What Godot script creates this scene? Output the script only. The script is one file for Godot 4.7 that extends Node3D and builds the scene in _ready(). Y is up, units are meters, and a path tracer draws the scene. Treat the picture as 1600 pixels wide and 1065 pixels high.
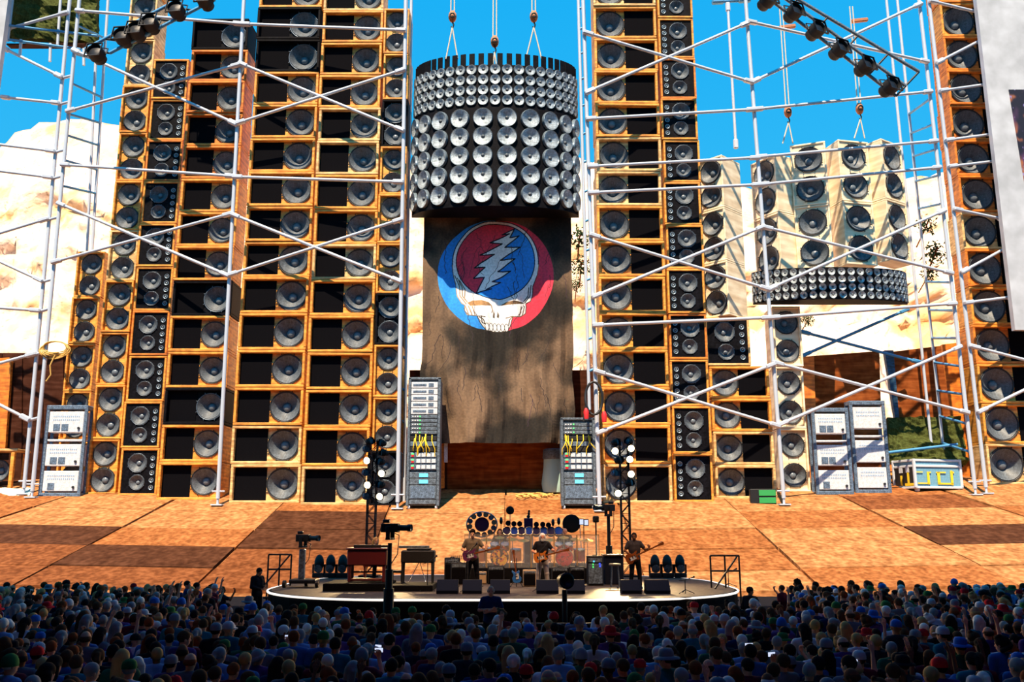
extends Node3D
# An arena at a concert: audience, round stage, and beyond it a sunlit hillside with a towering wall of loudspeakers.
const F := 1400.0            # focal length in pixels of the 1600 x 1065 frame
const EYE := 3.66            # height of the camera above the arena floor
const PITCH := 0.19915
const STAGE := 1.50          # height of the stage deck
const FOOT := 46.5           # distance at which the boarded slope starts to rise
const SLOPE := 0.2667
var M := {}                  # materials
var cache := {}              # meshes that are shared
var taken := {}
var rng := RandomNumberGenerator.new()

class MB:
	var v := PackedVector3Array()
	var n := PackedVector3Array()
	var u := PackedVector2Array()
	func tri(a: Vector3, b: Vector3, c: Vector3, na: Vector3, nb: Vector3, nc: Vector3) -> void:
		if (b - a).cross(c - a).dot(na + nb + nc) > 0.0:
			v.append(a); v.append(c); v.append(b)
			n.append(na); n.append(nc); n.append(nb)
		else:
			v.append(a); v.append(b); v.append(c)
			n.append(na); n.append(nb); n.append(nc)
	func flat(a: Vector3, b: Vector3, c: Vector3, away: Vector3) -> void:
		var k := (b - a).cross(c - a).normalized()
		if k.dot(away) < 0.0: k = -k
		tri(a, b, c, k, k, k)
	func quad(a: Vector3, b: Vector3, c: Vector3, d: Vector3, away: Vector3) -> void:
		flat(a, b, c, away); flat(a, c, d, away)
	func box(c: Vector3, s: Vector3, bas := Basis()) -> void:
		cbox(c, s, 0.0, bas)
	func cbox(c: Vector3, s: Vector3, bev: float, bas := Basis()) -> void:
		var h := s * 0.5
		var ax := [Vector3(h.x, 0, 0), Vector3(0, h.y, 0), Vector3(0, 0, h.z)]
		for i in 3:
			var j := (i + 1) % 3
			var k := (i + 2) % 3
			for sg in [-1.0, 1.0]:
				var o: Vector3 = ax[i] * sg
				var p: Vector3 = ax[j] - ax[j].normalized() * bev
				var q: Vector3 = ax[k] - ax[k].normalized() * bev
				quad(c + bas * (o + p + q), c + bas * (o - p + q), c + bas * (o - p - q), c + bas * (o + p - q), bas * o)
			if bev > 0.0:
				for sj in [-1.0, 1.0]:
					for sk in [-1.0, 1.0]:
						var e: Vector3 = ax[i] - ax[i].normalized() * bev
						var a1: Vector3 = ax[j] * sj + (ax[k] - ax[k].normalized() * bev) * sk
						var a2: Vector3 = (ax[j] - ax[j].normalized() * bev) * sj + ax[k] * sk
						quad(c + bas * (a1 + e), c + bas * (a1 - e), c + bas * (a2 - e), c + bas * (a2 + e), bas * (a1 + a2))
		if bev > 0.0:
			for sx in [-1.0, 1.0]:
				for sy in [-1.0, 1.0]:
					for sz in [-1.0, 1.0]:
						var s3 := Vector3(sx, sy, sz)
						flat(c + bas * (s3 * Vector3(h.x, h.y - bev, h.z - bev)), c + bas * (s3 * Vector3(h.x - bev, h.y, h.z - bev)), c + bas * (s3 * Vector3(h.x - bev, h.y - bev, h.z)), bas * s3)
	func bar(a: Vector3, b: Vector3, w: float, t: float, bev := 0.0) -> void:   # a box from a to b
		var d := b - a
		cbox((a + b) * 0.5, Vector3(w, d.length(), t), bev, frame(d))
	static func frame(d: Vector3) -> Basis:                                      # a basis whose y runs along d
		var y := d.normalized()
		var x := Vector3.RIGHT if absf(y.x) < 0.9 else Vector3.FORWARD
		var z := x.cross(y).normalized()
		return Basis(y.cross(z), y, z)
	func tube(pts: Array, r: float, seg := 8, caps := true, r2 := -1.0) -> void:
		var m := pts.size()
		var rings := []
		for i in m:
			var d: Vector3 = (pts[mini(i + 1, m - 1)] - pts[maxi(i - 1, 0)])
			var bs := frame(d)
			var rr := r if r2 < 0.0 else lerpf(r, r2, float(i) / (m - 1))
			var ring := []
			for k in seg:
				var a := TAU * k / seg
				var o := bs.x * cos(a) + bs.z * sin(a)
				ring.append([pts[i] + o * rr, o])
			rings.append(ring)
		for i in m - 1:
			for k in seg:
				var l := (k + 1) % seg
				var a = rings[i][k]; var b = rings[i][l]; var c = rings[i + 1][l]; var e = rings[i + 1][k]
				tri(a[0], b[0], c[0], a[1], b[1], c[1]); tri(a[0], c[0], e[0], a[1], c[1], e[1])
		if caps:
			for side in [0, m - 1]:
				var away: Vector3 = pts[side] - pts[1 if side == 0 else m - 2]
				for k in seg - 2:
					flat(rings[side][0][0], rings[side][k + 1][0], rings[side][k + 2][0], away)
	func lathe(prof: Array, seg: int, xf: Transform3D) -> void:                   # prof: Vector2(radius, z); turns about z
		var m := prof.size()
		var fn := []
		for i in m - 1:
			var t: Vector2 = prof[i + 1] - prof[i]
			fn.append(Vector2(-t.y, t.x).normalized() * (-1.0))
		var flip := 1.0
		for i in m - 1:
			var n0: Vector2 = fn[i]; var n1: Vector2 = fn[i]
			if i > 0 and fn[i - 1].dot(fn[i]) > 0.55: n0 = (fn[i - 1] + fn[i]).normalized()
			if i < m - 2 and fn[i + 1].dot(fn[i]) > 0.55: n1 = (fn[i + 1] + fn[i]).normalized()
			for k in seg:
				var a := TAU * k / seg
				var b := TAU * (k + 1) / seg
				var ca := Vector2(cos(a), sin(a)); var cb := Vector2(cos(b), sin(b))
				var p := func(q: Vector2, c: Vector2) -> Vector3: return xf * Vector3(q.x * c.x, q.x * c.y, q.y)
				var w := func(q: Vector2, c: Vector2) -> Vector3: return (xf.basis * Vector3(q.x * c.x, q.x * c.y, q.y)).normalized() * flip
				tri(p.call(prof[i], ca), p.call(prof[i], cb), p.call(prof[i + 1], cb), w.call(n0, ca), w.call(n0, cb), w.call(n1, cb))
				if prof[i + 1].x > 1e-5:
					tri(p.call(prof[i], ca), p.call(prof[i + 1], cb), p.call(prof[i + 1], ca), w.call(n0, ca), w.call(n1, cb), w.call(n1, ca))
	func prism(poly: PackedVector2Array, z0: float, z1: float, xf := Transform3D()) -> void:
		var t := Geometry2D.triangulate_polygon(poly)
		for i in range(0, t.size(), 3):
			for z in [z0, z1]:
				flat(xf * Vector3(poly[t[i]].x, poly[t[i]].y, z), xf * Vector3(poly[t[i + 1]].x, poly[t[i + 1]].y, z), xf * Vector3(poly[t[i + 2]].x, poly[t[i + 2]].y, z), xf.basis * Vector3(0, 0, 1 if z == maxf(z0, z1) else -1))
		var cw := 1.0 if Geometry2D.is_polygon_clockwise(poly) else -1.0
		for i in poly.size():
			var a := poly[i]; var b := poly[(i + 1) % poly.size()]
			var o := Vector2(a.y - b.y, b.x - a.x) * cw
			quad(xf * Vector3(a.x, a.y, z0), xf * Vector3(b.x, b.y, z0), xf * Vector3(b.x, b.y, z1), xf * Vector3(a.x, a.y, z1), xf.basis * Vector3(o.x, o.y, 0))
	func ball(c: Vector3, r: Vector3, seg := 12, rings := 8) -> void:
		var prof := []
		for i in rings + 1:
			var a := PI * i / rings
			prof.append(Vector2(sin(a), -cos(a)))
		lathe(prof, seg, Transform3D(Basis.from_scale(r), c))
	func mesh() -> ArrayMesh:
		var a := []
		a.resize(Mesh.ARRAY_MAX)
		a[Mesh.ARRAY_VERTEX] = v
		a[Mesh.ARRAY_NORMAL] = n
		if u.size() == v.size(): a[Mesh.ARRAY_TEX_UV] = u
		var m := ArrayMesh.new()
		m.add_surface_from_arrays(Mesh.PRIMITIVE_TRIANGLES, a)
		return m

# ---- where a pixel of the photograph lies in the place ----
func ray(px: float, py: float) -> Vector3:
	var x := (px - 800.0) / F
	var y := (532.5 - py) / F
	return Vector3(x, y * cos(PITCH) + sin(PITCH), -(cos(PITCH) - y * sin(PITCH)))
func at(px: float, py: float, d: float) -> Vector3:              # on the upright plane at distance d
	var r := ray(px, py)
	return Vector3(0, EYE, 0) + r * (d / -r.z)
func on(px: float, py: float, h: float) -> Vector3:              # on the level plane at height h
	var r := ray(px, py)
	return Vector3(0, EYE, 0) + r * ((h - EYE) / r.y)
func rise(d: float) -> float:
	return maxf(0.0, (d - FOOT) * SLOPE)
func deep(py: float) -> float:                                   # distance of the slope's surface seen at height py
	var lo := FOOT; var hi := 85.0
	for i in 40:
		var m := (lo + hi) * 0.5
		if at(800, py, m).y > rise(m): lo = m
		else: hi = m
	return lo
func slope_point(px: float, py: float) -> Vector3:
	return at(px, py, deep(py))

# ---- things, parts, the setting ----
func numbered(called: String, under := "") -> String:
	var key := under + "/" + called
	taken[key] = taken.get(key, -1) + 1
	return called if taken[key] == 0 else "%s_%03d" % [called, taken[key]]
func thing(called: String, label: String, category: String, where := Vector3.ZERO, turn := 0.0, group := "") -> Node3D:
	var o := Node3D.new()
	o.name = numbered(called)
	add_child(o)
	o.position = where
	o.rotation.y = turn
	o.set_meta("label", label)
	o.set_meta("category", category)
	if group != "": o.set_meta("group", group)
	return o
func part(parent: Node, called: String, m: Mesh, mat: Material, where := Vector3.ZERO, label := "") -> MeshInstance3D:
	var o := MeshInstance3D.new()
	o.name = numbered(called, "" if parent == self else str(parent.get_instance_id()))
	o.mesh = m
	o.material_override = mat
	o.position = where
	parent.add_child(o)
	if label != "": o.set_meta("label", label)
	return o
func solo(called: String, label: String, category: String, m: Mesh, mat: Material, where := Vector3.ZERO, group := "") -> MeshInstance3D:
	var o := part(self, called, m, mat, where)
	o.set_meta("label", label)
	o.set_meta("category", category)
	if group != "": o.set_meta("group", group)
	return o
func struct(called: String, label: String, m: Mesh, mat: Material, where := Vector3.ZERO) -> MeshInstance3D:
	var o := part(self, called, m, mat, where)
	o.set_meta("kind", "structure")
	o.set_meta("label", label)
	o.set_meta("category", "setting")
	return o
func nth(k: int) -> String:                                       # first, second ... forty-ninth
	var low := ["zeroth", "first", "second", "third", "fourth", "fifth", "sixth", "seventh", "eighth", "ninth", "tenth", "eleventh", "twelfth", "thirteenth", "fourteenth", "fifteenth", "sixteenth", "seventeenth", "eighteenth", "nineteenth"]
	if k < 20: return low[k]
	var tens: String = ["twent", "thirt", "fort", "fift"][k / 10 - 2]
	return tens + "ieth" if k % 10 == 0 else tens + "y-" + low[k % 10]
func ordinal(k: int) -> String:
	var w := ["lowest", "second", "third", "fourth", "fifth", "sixth", "seventh", "eighth", "ninth", "tenth", "eleventh", "twelfth", "thirteenth", "fourteenth", "fifteenth", "sixteenth"]
	return w[k]
func mb_box(c: Vector3, s: Vector3, bev := 0.0) -> ArrayMesh:
	var b := MB.new()
	b.cbox(c, s, bev)
	return b.mesh()

# ---- materials ----
func grain_image(seed_: int, w: int, h: int, stretch: int, lo: float, hi: float, warm: float) -> ImageTexture:
	var a := FastNoiseLite.new()
	a.seed = seed_; a.frequency = 0.035; a.fractal_octaves = 4
	var fine := a.get_seamless_image(maxi(8, w / stretch), h)
	fine.resize(w, h, Image.INTERPOLATE_CUBIC)
	a.seed = seed_ + 7; a.frequency = 0.012; a.fractal_octaves = 3
	var coarse := a.get_seamless_image(w, h)
	var im := Image.create(w, h, false, Image.FORMAT_RGB8)
	for y in h:
		for x in w:
			var g := fine.get_pixel(x, y).r * 0.6 + coarse.get_pixel(x, y).r * 0.4
			g = clampf((g - 0.25) * 2.0, 0.0, 1.0)
			var t := lerpf(lo, hi, g)
			im.set_pixel(x, y, Color(t, t * lerpf(1.0 - warm, 1.0, g), t * lerpf(1.0 - 2.0 * warm, 1.0, g)))
	return ImageTexture.create_from_image(im)
func rock_image() -> ImageTexture:
	var a := FastNoiseLite.new()
	a.seed = 71; a.frequency = 0.008; a.fractal_octaves = 5
	var patch := a.get_seamless_image(512, 512)
	a.seed = 72; a.frequency = 0.03; a.fractal_octaves = 4; a.fractal_type = FastNoiseLite.FRACTAL_RIDGED
	var crack := a.get_seamless_image(512, 512)
	var im := Image.create(512, 512, false, Image.FORMAT_RGB8)
	for y in 512:
		for x in 512:
			var p := patch.get_pixel(x, y).r
			var c := Color8(255, 238, 226).lerp(Color8(236, 190, 128), smoothstep(0.56, 0.74, p) * 0.8)
			c = c.lerp(Color8(150, 112, 96), smoothstep(0.80, 0.93, crack.get_pixel(x, y).r) * 0.75)
			im.set_pixel(x, y, c)
	return ImageTexture.create_from_image(im)
func mat(called: String, c: Color, rough := 0.7, metal := 0.0, tex: Texture2D = null, tile := 0.3) -> StandardMaterial3D:
	var m := StandardMaterial3D.new()
	m.resource_name = called
	m.albedo_color = c
	m.roughness = rough
	m.metallic = metal
	if rough >= 0.75 or called in ["black_paint", "grille_cloth"]: m.metallic_specular = 0.18
	if tex:
		m.albedo_texture = tex
		m.uv1_triplanar = true
		m.uv1_world_triplanar = true
		m.uv1_scale = Vector3.ONE * tile
	M[called] = m
	return m
func glow(called: String, c: Color, energy: float) -> StandardMaterial3D:
	var m := mat(called, c, 0.4)
	m.emission_enabled = true
	m.emission = c
	m.emission_energy_multiplier = energy
	return m
func make_materials() -> void:
	var wood := grain_image(3, 512, 512, 10, 0.72, 1.0, 0.10)
	var mottle := grain_image(11, 512, 512, 1, 0.62, 1.0, 0.08)
	var cloth := grain_image(23, 256, 256, 1, 0.85, 1.0, 0.0)
	var dusty := grain_image(31, 256, 256, 1, 0.55, 1.0, 0.02)
	mat("orange_ply", Color8(252, 178, 74), 0.55, 0, wood, 0.22)
	mat("deep_ply", Color8(240, 146, 48), 0.55, 0, wood, 0.19)
	mat("pale_ply", Color8(248, 212, 150), 0.6, 0, wood, 0.2)
	mat("cream_ply", Color8(255, 242, 214), 0.6, 0, grain_image(51, 256, 256, 8, 0.86, 1.0, 0.06), 0.17)
	M.cream_ply.uv1_world_triplanar = false
	mat("black_paint", Color8(20, 20, 28), 0.6, 0, dusty, 0.5)
	mat("grille_cloth", Color8(10, 10, 16), 0.95, 0, cloth, 2.0)
	mat("cone_paper", Color8(104, 116, 130), 0.55, 0, dusty, 1.1)
	mat("cone_pale", Color8(208, 224, 238), 0.4, 0, dusty, 0.9)
	mat("cap_paper", Color8(104, 114, 126), 0.3)
	mat("rim_metal", Color8(96, 108, 122), 0.4, 0.5)
	mat("rim_black", Color8(30, 32, 38), 0.5)
	mat("tweeter_metal", Color8(126, 144, 160), 0.35, 0.5)
	mat("steel", Color8(190, 200, 216), 0.4, 0.1)
	mat("blue_steel", Color8(70, 140, 190), 0.5, 0.2)
	mat("rope", Color8(210, 200, 186), 0.8)
	mat("pulley_wood", Color8(176, 110, 70), 0.6)
	mat("dark_metal", Color8(30, 32, 38), 0.45, 0.4)
	mat("grey_metal", Color8(120, 138, 158), 0.5, 0.2, dusty, 1.0)
	mat("rack_blue", Color8(120, 146, 178), 0.55, 0.2, dusty, 1.3)
	mat("panel_white", Color8(222, 228, 238), 0.6, 0, cloth, 1.0)
	mat("panel_ink", Color8(120, 160, 200), 0.6)
	var rock := mat("rock", Color8(240, 230, 220), 0.9, 0, rock_image(), 0.028)
	var rough_noise := FastNoiseLite.new()
	rough_noise.seed = 88; rough_noise.frequency = 0.02; rough_noise.fractal_octaves = 5
	var relief := rough_noise.get_seamless_image(512, 512)
	relief.bump_map_to_normal_map(5.0)
	rock.normal_enabled = true
	rock.normal_texture = ImageTexture.create_from_image(relief)
	rock.normal_scale = 1.2
	mat("brown_board", Color8(150, 84, 42), 0.75, 0, wood, 0.15)
	mat("dark_board", Color8(74, 44, 34), 0.8, 0, wood, 0.15)
	mat("blue_board", Color8(36, 92, 140), 0.7, 0, wood, 0.3)
	mat("tarp_green", Color8(84, 96, 52), 0.85, 0, mottle, 0.3)
	mat("earth", Color8(160, 110, 70), 0.95, 0, mottle, 0.1)
	mat("sheet_light", Color8(196, 140, 92), 0.85, 0, mottle, 0.11)
	mat("sheet_mid", Color8(176, 114, 68), 0.85, 0, mottle, 0.13)
	mat("sheet_brown", Color8(140, 86, 52), 0.85, 0, mottle, 0.12)
	mat("sheet_dark", Color8(92, 58, 40), 0.85, 0, mottle, 0.1)
	mat("arena_black", Color8(22, 22, 28), 0.9)
	mat("deck", Color8(96, 80, 70), 0.55, 0, dusty, 0.7)
	mat("stage_black", Color8(16, 16, 20), 0.8)
	mat("matte_black", Color8(20, 20, 25), 0.7, 0, dusty, 1.5)
	mat("wedge_navy", Color8(22, 28, 46), 0.75)
	mat("chrome", Color8(210, 210, 215), 0.2, 1.0)
	mat("white_plastic", Color8(206, 212, 222), 0.5)
	mat("screen_margin", Color8(192, 198, 210), 0.6, 0, cloth, 0.05)
	mat("yellow_tape", Color8(246, 208, 40), 0.6)
	mat("case_blue", Color8(120, 176, 206), 0.6, 0, cloth, 2.0)
	mat("case_black", Color8(20, 22, 28), 0.5)
	mat("red_plug", Color8(205, 36, 40), 0.5)
	mat("green_box", Color8(40, 150, 80), 0.6)
	mat("pale_teal", Color8(176, 214, 210), 0.7)
	mat("straw", Color8(206, 168, 96), 0.8)
	mat("leaf", Color8(52, 74, 48), 0.8)
	glow("edge_light_white", Color8(255, 246, 236), 1.1)
	glow("warm_lens", Color8(255, 220, 170), 3.0)
	glow("blue_lens", Color8(110, 140, 255), 1.5)
	glow("screen_glow", Color8(214, 226, 255), 1.0)
	glow("led_cyan", Color8(90, 210, 255), 1.2)
	glow("led_green", Color8(90, 240, 120), 1.0)
	glow("led_blue", Color8(60, 90, 255), 1.4)
	glow("lamp_glow", Color8(255, 226, 170), 14.0)

func _ready() -> void:
	rng.seed = 20240
	set_view_and_light()
	make_materials()
	build_setting()
	build_hill()
	build_speaker_columns()
	build_hanging_clusters()
	build_banner()
	build_scaffolds()
	build_light_bars()
	build_yard_props()
	build_screens()
	build_stage()
	build_stage_gear()
	build_people()

func set_view_and_light() -> void:
	var cam := Camera3D.new()
	cam.name = "camera"
	cam.position = Vector3(0, EYE, 0)
	cam.rotation.x = PITCH
	cam.fov = rad_to_deg(2.0 * atan(532.5 / F))
	cam.near = 0.1
	cam.far = 600.0
	add_child(cam)
	cam.current = true
	var env := Environment.new()
	env.background_mode = Environment.BG_SKY
	var sky := Sky.new()
	var sm := ProceduralSkyMaterial.new()
	sm.sky_top_color = Color8(0, 172, 246)
	sm.sky_horizon_color = Color8(96, 216, 250)
	sm.sky_curve = 0.2
	sm.ground_horizon_color = Color8(150, 120, 90)
	sm.ground_bottom_color = Color8(70, 56, 44)
	sm.sky_energy_multiplier = 1.0
	sm.sun_angle_max = 2.0
	sky.sky_material = sm
	env.sky = sky
	env.tonemap_mode = Environment.TONE_MAPPER_LINEAR
	env.tonemap_exposure = 1.0
	env.sdfgi_enabled = true
	env.ssao_enabled = true
	env.ssil_enabled = true
	var we := WorldEnvironment.new()
	we.name = "world_environment"
	we.environment = env
	add_child(we)
	var sun := DirectionalLight3D.new()
	sun.name = "sun"
	sun.light_color = Color(1.0, 0.9, 0.76)
	sun.light_energy = 3.4
	sun.light_angular_distance = 0.55
	sun.shadow_enabled = true
	sun.directional_shadow_max_distance = 200.0
	sun.rotation_degrees = Vector3(-60, -13, 0)
	add_child(sun)

func build_setting() -> void:
	# the arena: floor, back and side walls and the roof that keeps sun and sky off the audience
	struct("floor", "dark concrete floor of the arena under the crowd", mb_box(Vector3(0, -0.15, -17.2), Vector3(110, 0.3, 58.6)), M.arena_black)
	struct("ceiling", "dark roof above the audience, outside the picture", mb_box(Vector3(0, 27.0, -7.0), Vector3(43, 0.6, 38)), M.arena_black)
	struct("wall_left", "dark side wall of the arena, outside the picture", mb_box(Vector3(-21, 13.35, -7.0), Vector3(0.6, 26.7, 38)), M.arena_black)
	struct("wall_right", "dark side wall of the arena, outside the picture", mb_box(Vector3(21, 13.35, -7.0), Vector3(0.6, 26.7, 38)), M.arena_black)
	struct("wall_back", "dark back wall of the arena behind the camera", mb_box(Vector3(0, 13.35, 11.6), Vector3(41.4, 26.7, 0.6)), M.arena_black)
	# lamps under the roof: warm spots on the players, blue wash on the audience
	for k in 3:
		var p := Vector3(-9.0 + k * 9.0, 25.6, -20.5)
		var l := thing("follow_spot", "%s warm spot lamp under the arena roof" % ["left", "middle", "right"][k], "lamp", p, 0, "spot lamps under the arena roof")
		l.look_at_from_position(p, Vector3(-3.0 + k * 3.0, STAGE + 0.8, -31.5), Vector3.UP, true)
		can_lamp(l, 0.4, M.matte_black, M.warm_lens)
		var li := SpotLight3D.new()
		li.name = numbered("follow_spot_light")
		li.light_color = Color(1.0, 0.78, 0.56)
		li.light_energy = 480.0
		li.spot_angle = 13.0
		li.spot_range = 80.0
		li.light_size = 0.3
		li.shadow_enabled = true
		add_child(li)
		li.look_at_from_position(p + (Vector3(-3.0 + k * 3.0, STAGE, -31.5) - p).normalized() * 0.6, Vector3(-3.0 + k * 3.0, STAGE, -31.5))
	for k in 2:
		var p := Vector3(-8.0 + k * 16.0, 26.5, -9.0)
		var w := thing("wash_lamp", "%s blue wash lamp under the arena roof" % ["left", "right"][k], "lamp", p, 0, "wash lamps under the arena roof")
		part(w, "housing", mb_box(Vector3(0, 0.08, 0), Vector3(4.2, 0.2, 1.2), 0.03), M.matte_black)
		part(w, "lamp_glass", mb_box(Vector3(0, -0.03, 0), Vector3(4.0, 0.02, 1.0)), M.blue_lens)
		var ar := AreaLight3D.new()
		ar.name = numbered("wash_lamp_light")
		ar.area_size = Vector2(4.0, 1.0)
		ar.light_color = Color(0.38, 0.52, 1.0)
		ar.light_energy = 30.0
		ar.area_range = 80.0
		ar.shadow_enabled = true
		add_child(ar)
		ar.position = p + Vector3(0, -0.06, 0)
		ar.rotation = Vector3(-PI / 2, 0, 0)
	# the boarded slope: plywood sheets laid on rising ground
	var g := MB.new()
	var far := 84.0
	g.quad(Vector3(-90, -0.12, -FOOT), Vector3(90, -0.12, -FOOT), Vector3(90, rise(far) - 0.12, -far), Vector3(-90, rise(far) - 0.12, -far), Vector3.UP)
	g.quad(Vector3(-90, -0.12, -FOOT), Vector3(90, -0.12, -FOOT), Vector3(90, -2, -FOOT), Vector3(-90, -2, -FOOT), Vector3.BACK)
	var slope := struct("floor_slope", "bare rising ground under the plywood sheets", g.mesh(), M.earth)
	# seams between the sheets run up the slope: x where they meet the wall, x near the foot
	var seams := [[-330, -900], [-60, -560], [105, -250], [275, 50], [447, 318], [612, 566], [790, 786], [965, 1008], [1134, 1266], [1322, 1562], [1500, 1860], [1680, 2180], [1900, 2500]]
	var rows := [757.0, 781.0, 803.0, 831.0, 861.0, 894.0, 926.0]
	var tone := [ # one row per strip between two seams, from the wall down
		"dlmdmb", "lmmddb", "mlldbb", "mllmdb", "lmddbb", "lllllm", "lmlmlm", "lllmml", "llmllm", "mbldll", "llmddl", "dmlmdl"]
	var mats := {"l": M.sheet_light, "m": M.sheet_mid, "b": M.sheet_brown, "d": M.sheet_dark}
	for c in seams.size() - 1:
		for r in rows.size() - 1:
			var corner := []
			for q in [[c, r], [c + 1, r], [c + 1, r + 1], [c, r + 1]]:
				var y: float = rows[q[1]]
				var t := (y - 785.0) / 125.0
				var x := lerpf(seams[q[0]][0], seams[q[0]][1], t)
				# the rows swing back towards both sides
				var swing := pow(absf(x - 800.0) / 800.0, 1.6) * -11.0 + sin(c * 2.3 + r) * 1.2
				var p := slope_point(800, clampf(y + swing, 700, 926))
				var d := -p.z
				corner.append(Vector3((x - 800.0) / F * (d * cos(PITCH) + (p.y - EYE) * sin(PITCH)), p.y, p.z))
			var mid: Vector3 = (corner[0] + corner[1] + corner[2] + corner[3]) * 0.25
			var lift := Vector3(0, 0.02 + 0.10 * fposmod(sin(c * 12.9 + r * 78.2) * 437.5, 1.0), 0)
			var b := MB.new()
			var top := []
			var low := []
			for k in 4:
				var e: Vector3 = corner[k].lerp(mid, 0.006) - mid
				e += (mid - corner[k]).normalized() * 0.05
				top.append(e + lift)
				low.append(e + Vector3(0, -0.14, 0))
			b.quad(top[0], top[1], top[2], top[3], Vector3.UP)
			for k in 4:
				b.quad(top[k], top[(k + 1) % 4], low[(k + 1) % 4], low[k], (top[k] + top[(k + 1) % 4]) * Vector3(1, 0, 1))
			part(slope, "plywood_sheet", b.mesh(), mats[tone[c][r]], mid)

func build_hill() -> void:
	# pale eroded hillside far behind the loudspeakers: a grid with ledges and gullies
	var no := FastNoiseLite.new()
	no.seed = 5; no.frequency = 0.05; no.fractal_octaves = 5
	var fine := FastNoiseLite.new()
	fine.seed = 9; fine.frequency = 0.22; fine.fractal_octaves = 4; fine.fractal_type = FastNoiseLite.FRACTAL_RIDGED
	var ridge := [[-140, 250], [-60, 260], [0, 232], [30, 205], [75, 192], [110, 188], [160, 192], [230, 215], [420, 240], [640, 262], [780, 255], [900, 250], [1080, 268], [1200, 300], [1330, 292], [1420, 280], [1480, 268], [1600, 240], [1750, 230]]
	var cols := 150; var lines := 70
	var grid := []
	for i in cols + 1:
		var px := lerpf(-140, 1740, float(i) / cols)
		var top := 240.0
		for k in ridge.size() - 1:
			if px >= ridge[k][0] and px <= ridge[k + 1][0]:
				top = lerpf(ridge[k][1], ridge[k + 1][1], smoothstep(ridge[k][0], ridge[k + 1][0], px))
		var line := []
		for j in lines + 1:
			var t := float(j) / lines
			var d := lerpf(84.0, 118.0, pow(t, 1.3))
			var crest := at(px, top + no.get_noise_1d(px * 1.5) * 6.0, 118.0)
			var foot := Vector3(at(px, 700, 84.0).x, rise(84.0) - 2.0, -84.0)
			var p := foot.lerp(crest, t)
			p.z = -d
			p.x = lerpf(foot.x, crest.x, pow(t, 1.3))
			var relief := no.get_noise_2d(p.x, p.y * 1.6) * 4.0 + (fine.get_noise_2d(p.x * 0.7 + p.y * 0.25, p.y) - 0.2) * 1.5
			p.z += relief * sin(PI * minf(1.0, t * 1.02 + 0.05))
			p.y += fine.get_noise_2d(p.x * 1.3, p.y + 40.0) * 0.5
			line.append(p)
		# the back of the hill falls away so that it has body
		line.append(line[lines] + Vector3(0, -8, -14))
		line.append(line[lines] + Vector3(0, -30, -30))
		grid.append(line)
	var b := MB.new()
	for i in cols:
		for j in lines + 2:
			var q := [[i, j], [i + 1, j], [i + 1, j + 1], [i, j + 1]]
			var nn := q.map(func(w): return hill_normal(grid, w[0], w[1], cols, lines + 2))
			b.tri(grid[i][j], grid[i + 1][j], grid[i + 1][j + 1], nn[0], nn[1], nn[2])
			b.tri(grid[i][j], grid[i + 1][j + 1], grid[i][j + 1], nn[0], nn[2], nn[3])
	struct("wall_hillside", "pale pinkish rock hillside rising behind the loudspeaker wall", b.mesh(), M.rock)
	# small dark shrubs on it
	var spots := [[905, 372, 20.0], [908, 415, 17.0], [901, 445, 12.0], [1448, 352, 17.0], [1462, 395, 20.0], [1452, 428, 14.0], [1262, 500, 11.0], [1247, 512, 8.0]]
	var says := ["largest dark shrub on the rock, right of the banner", "dark shrub beside the ladder, below the largest shrub", "small dark shrub right of the painted emblem", "dark shrub on the rock left of the right ladder tower", "broad dark shrub below another, left of right ladder tower", "lowest dark shrub left of the right ladder tower", "small shrub on the rock below the hanging cluster", "tiny shrub at the edge of the cream cabinets"]
	for k in spots.size():
		var s = spots[k]
		var c := at(s[0], s[1], 82.0)
		var r: float = s[2] / F * 82.0
		var lv := MB.new()
		for q in 160:
			var dir := Vector3(rng.randfn(), rng.randfn() * 1.2, rng.randfn() * 0.7).normalized()
			var p := dir * r * (0.35 + 0.75 * rng.randf())
			var a := Vector3(rng.randfn(), rng.randfn(), rng.randfn()).normalized() * r * 0.2
			var e := a.cross(dir).normalized() * r * 0.09
			lv.flat(p - a, p + e, p + a, dir); lv.flat(p - a, p - e, p + a, dir)
		var sh := thing("shrub", says[k], "shrub", c, 0, "shrubs on the hillside")
		var stem := MB.new()
		stem.tube([Vector3(0, -r * 1.4, -2.5), Vector3(0, 0, 0), Vector3(r * 0.2, r * 0.5, 0)], r * 0.07, 6)
		part(sh, "stem", stem.mesh(), M.brown_board)
		part(sh, "foliage", lv.mesh(), M.leaf)

func hill_normal(grid: Array, i: int, j: int, cols: int, lines: int) -> Vector3:
	var a: Vector3 = grid[mini(i + 1, cols)][j] - grid[maxi(i - 1, 0)][j]
	var b: Vector3 = grid[i][mini(j + 1, lines)] - grid[i][maxi(j - 1, 0)]
	var k := a.cross(b).normalized()
	return k if k.dot(Vector3(0, 0.6, 1)) > 0 else -k

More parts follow.
